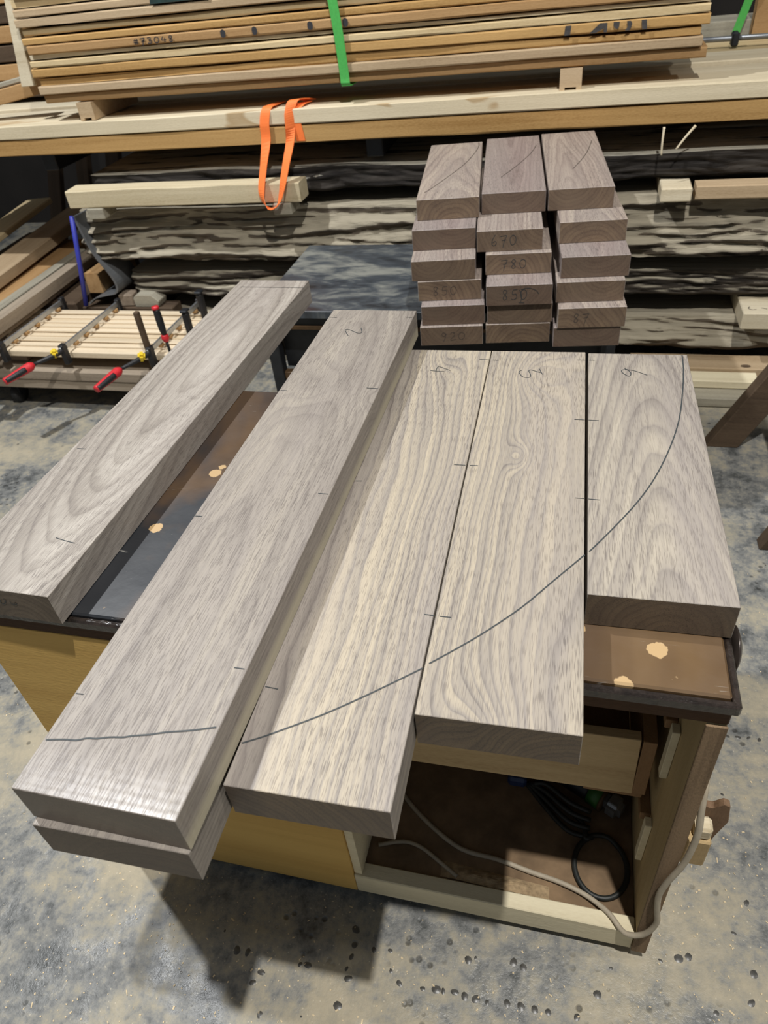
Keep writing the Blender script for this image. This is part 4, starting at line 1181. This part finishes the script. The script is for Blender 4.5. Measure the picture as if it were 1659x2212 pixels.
for i, p in enumerate(pp):
    for dx, dy in ((0, 0), (0.012, 0), (0.030, 0.16), (0.018, 0.16)):
        vs.append((p.x + dx + 1.72, 2.262 + dy - 2.34, p.y - 0.5))
for i in range(len(pp) - 1):
    for k in range(4):
        a, b = i * 4 + k, i * 4 + (k + 1) % 4
        fs.append((a, b, b + 4, a + 4))
fs += [(3, 2, 1, 0), tuple((len(pp) - 1) * 4 + k for k in range(4))]
mk('curved_sheet', vs, fs, M['grey_sheet'], e, (-1.758, 2.378, 0.5), smooth=False)


def scrap(x, y, z, L, w_, h, yaw, pit, mat, label, roll=0.0):
    o = plank('scrap_timber', -L / 2, L / 2, -w_ / 2, w_ / 2, -h / 2, h / 2, M[mat], None, 0.002, 10, seed=x * 7 + y)
    o.location = (x, y, z)
    o.rotation_euler = (roll, math.radians(pit), math.radians(yaw))
    tag(o, label, 'timber', 'scrap timbers heaped at the left')


scrap(-2.115, 2.23, 0.345, 0.95, 0.10, 0.035, 92, 0, 'scrap_brown', 'low scrap baulk under the grooved timbers')
scrap(-2.055, 2.21, 0.395, 1.10, 0.060, 0.060, 92, 0, 'cart', 'grooved brown scrap timber nearest the clamped panel')
scrap(-2.130, 2.22, 0.395, 1.10, 0.055, 0.060, 92, 0, 'grey', 'narrow grey scrap strip alongside the grooved one')
scrap(-2.290, 2.46, 0.385, 1.00, 0.20, 0.055, 94, 0, 'tan2', 'brown scrap timber below the broad pale one')
scrap(-2.375, 2.66, 0.462, 1.30, 0.17, 0.055, 95, -1, 'pink', 'broad pale scrap timber on top of the left heap')
scrap(-2.610, 2.70, 0.525, 1.10, 0.15, 0.030, 97, -2, 'cream', 'bright cream scrap board lying highest on the left heap')
scrap(-2.570, 2.60, 0.385, 1.00, 0.22, 0.055, 94, 0, 'darkwood', 'wide dark scrap board in the middle of the left heap')
scrap(-1.865, 2.58, 0.380, 0.34, 0.08, 0.100, 90, 0, 'tan2', 'short brown scrap block beside the blue-rimmed sheet')
o = bx('storage_crate', -2.75, -1.93, 2.30, 2.95, 0.0, 0.325, M['darkwood'], None, 0.01)
tag(o, 'dark crate at the base of the scrap timber heap', 'crate')
for k, (x, z, an, pt) in enumerate(((-2.35, 0.80, 2, 68), (-2.56, 0.84, -2, 72), (-2.78, 0.85, 3, 66), (-2.12, 0.78, 0, 74))):
    o = plank('leaning_timber', -0.65, 0.65, -0.05, 0.05, -0.02, 0.02, M['darkwood'], None, 0.002, 8, seed=90 + k)
    o.location = (x, 3.60, 0.65 * math.sin(math.radians(pt)) + 0.012)
    o.rotation_euler = (0, math.radians(-pt), math.radians(80 + an))
    tag(o, 'dark timber leaning in the shadow left of the slabs, number %s from the right' % ['two', 'three', 'four', 'one'][k], 'timber', 'leaning timbers in the shadow')

# ------------------------------------------------------------------ right: planks on the floor and a sawhorse
pf = 'planks lying under the lowest slab'
o = plank('floor_plank', 0.72, 1.32, 2.240, 2.36, 0.045, 0.092, M['pink'], None, 0.001, 10, seed=101)
tag(o, 'pale plank with a dark knot under the lowest slab, rear of the pair', 'plank', pf)
kn = mk('knot', [(0.020 * math.cos(a * 0.6283), 0.012 * math.sin(a * 0.6283), 0) for a in range(10)], [tuple(range(10))], M['darkwood'], None, (1.165, 2.262, 0.0932))
attach(kn, o)
o = plank('floor_plank', 0.70, 1.20, 2.155, 2.235, 0.045, 0.080, M['ply_pale'], None, 0.001, 10, seed=102)
tag(o, 'short pale plank under the lowest slab, front of the pair', 'plank', pf)
o = plank('floor_plank', 0.60, 1.70, 2.080, 2.370, 0.003, 0.043, M['grey'], None, 0.001, 10, seed=103)
tag(o, 'wide grey board lying on the floor beneath the pale planks', 'plank', pf)
sh = empty('sawhorse', (1.10, 1.55, 0))
tag(sh, 'dark sawhorse with splayed legs at the right edge', 'sawhorse')
prism('leg', [(0.985, 0.0), (1.095, 0.0), (1.285, 0.40), (1.175, 0.40)], 'y', 1.80, 1.86, M['darkwood'], sh, 0.003)
prism('leg', [(1.085, 0.0), (1.150, 0.0), (1.285, 0.40), (1.220, 0.40)], 'y', 1.24, 1.29, M['darkwood'], sh, 0.003)
bx('crossbeam', 1.175, 1.285, 1.16, 1.94, 0.4005, 0.50, M['darkwood'], sh, 0.004)
prism('leg', [(1.44, 0.0), (1.50, 0.0), (1.34, 0.40), (1.2855, 0.40)], 'y', 1.80, 1.86, M['darkwood'], sh, 0.003)
prism('leg', [(1.44, 0.0), (1.50, 0.0), (1.34, 0.40), (1.2855, 0.40)], 'y', 1.24, 1.29, M['darkwood'], sh, 0.003)
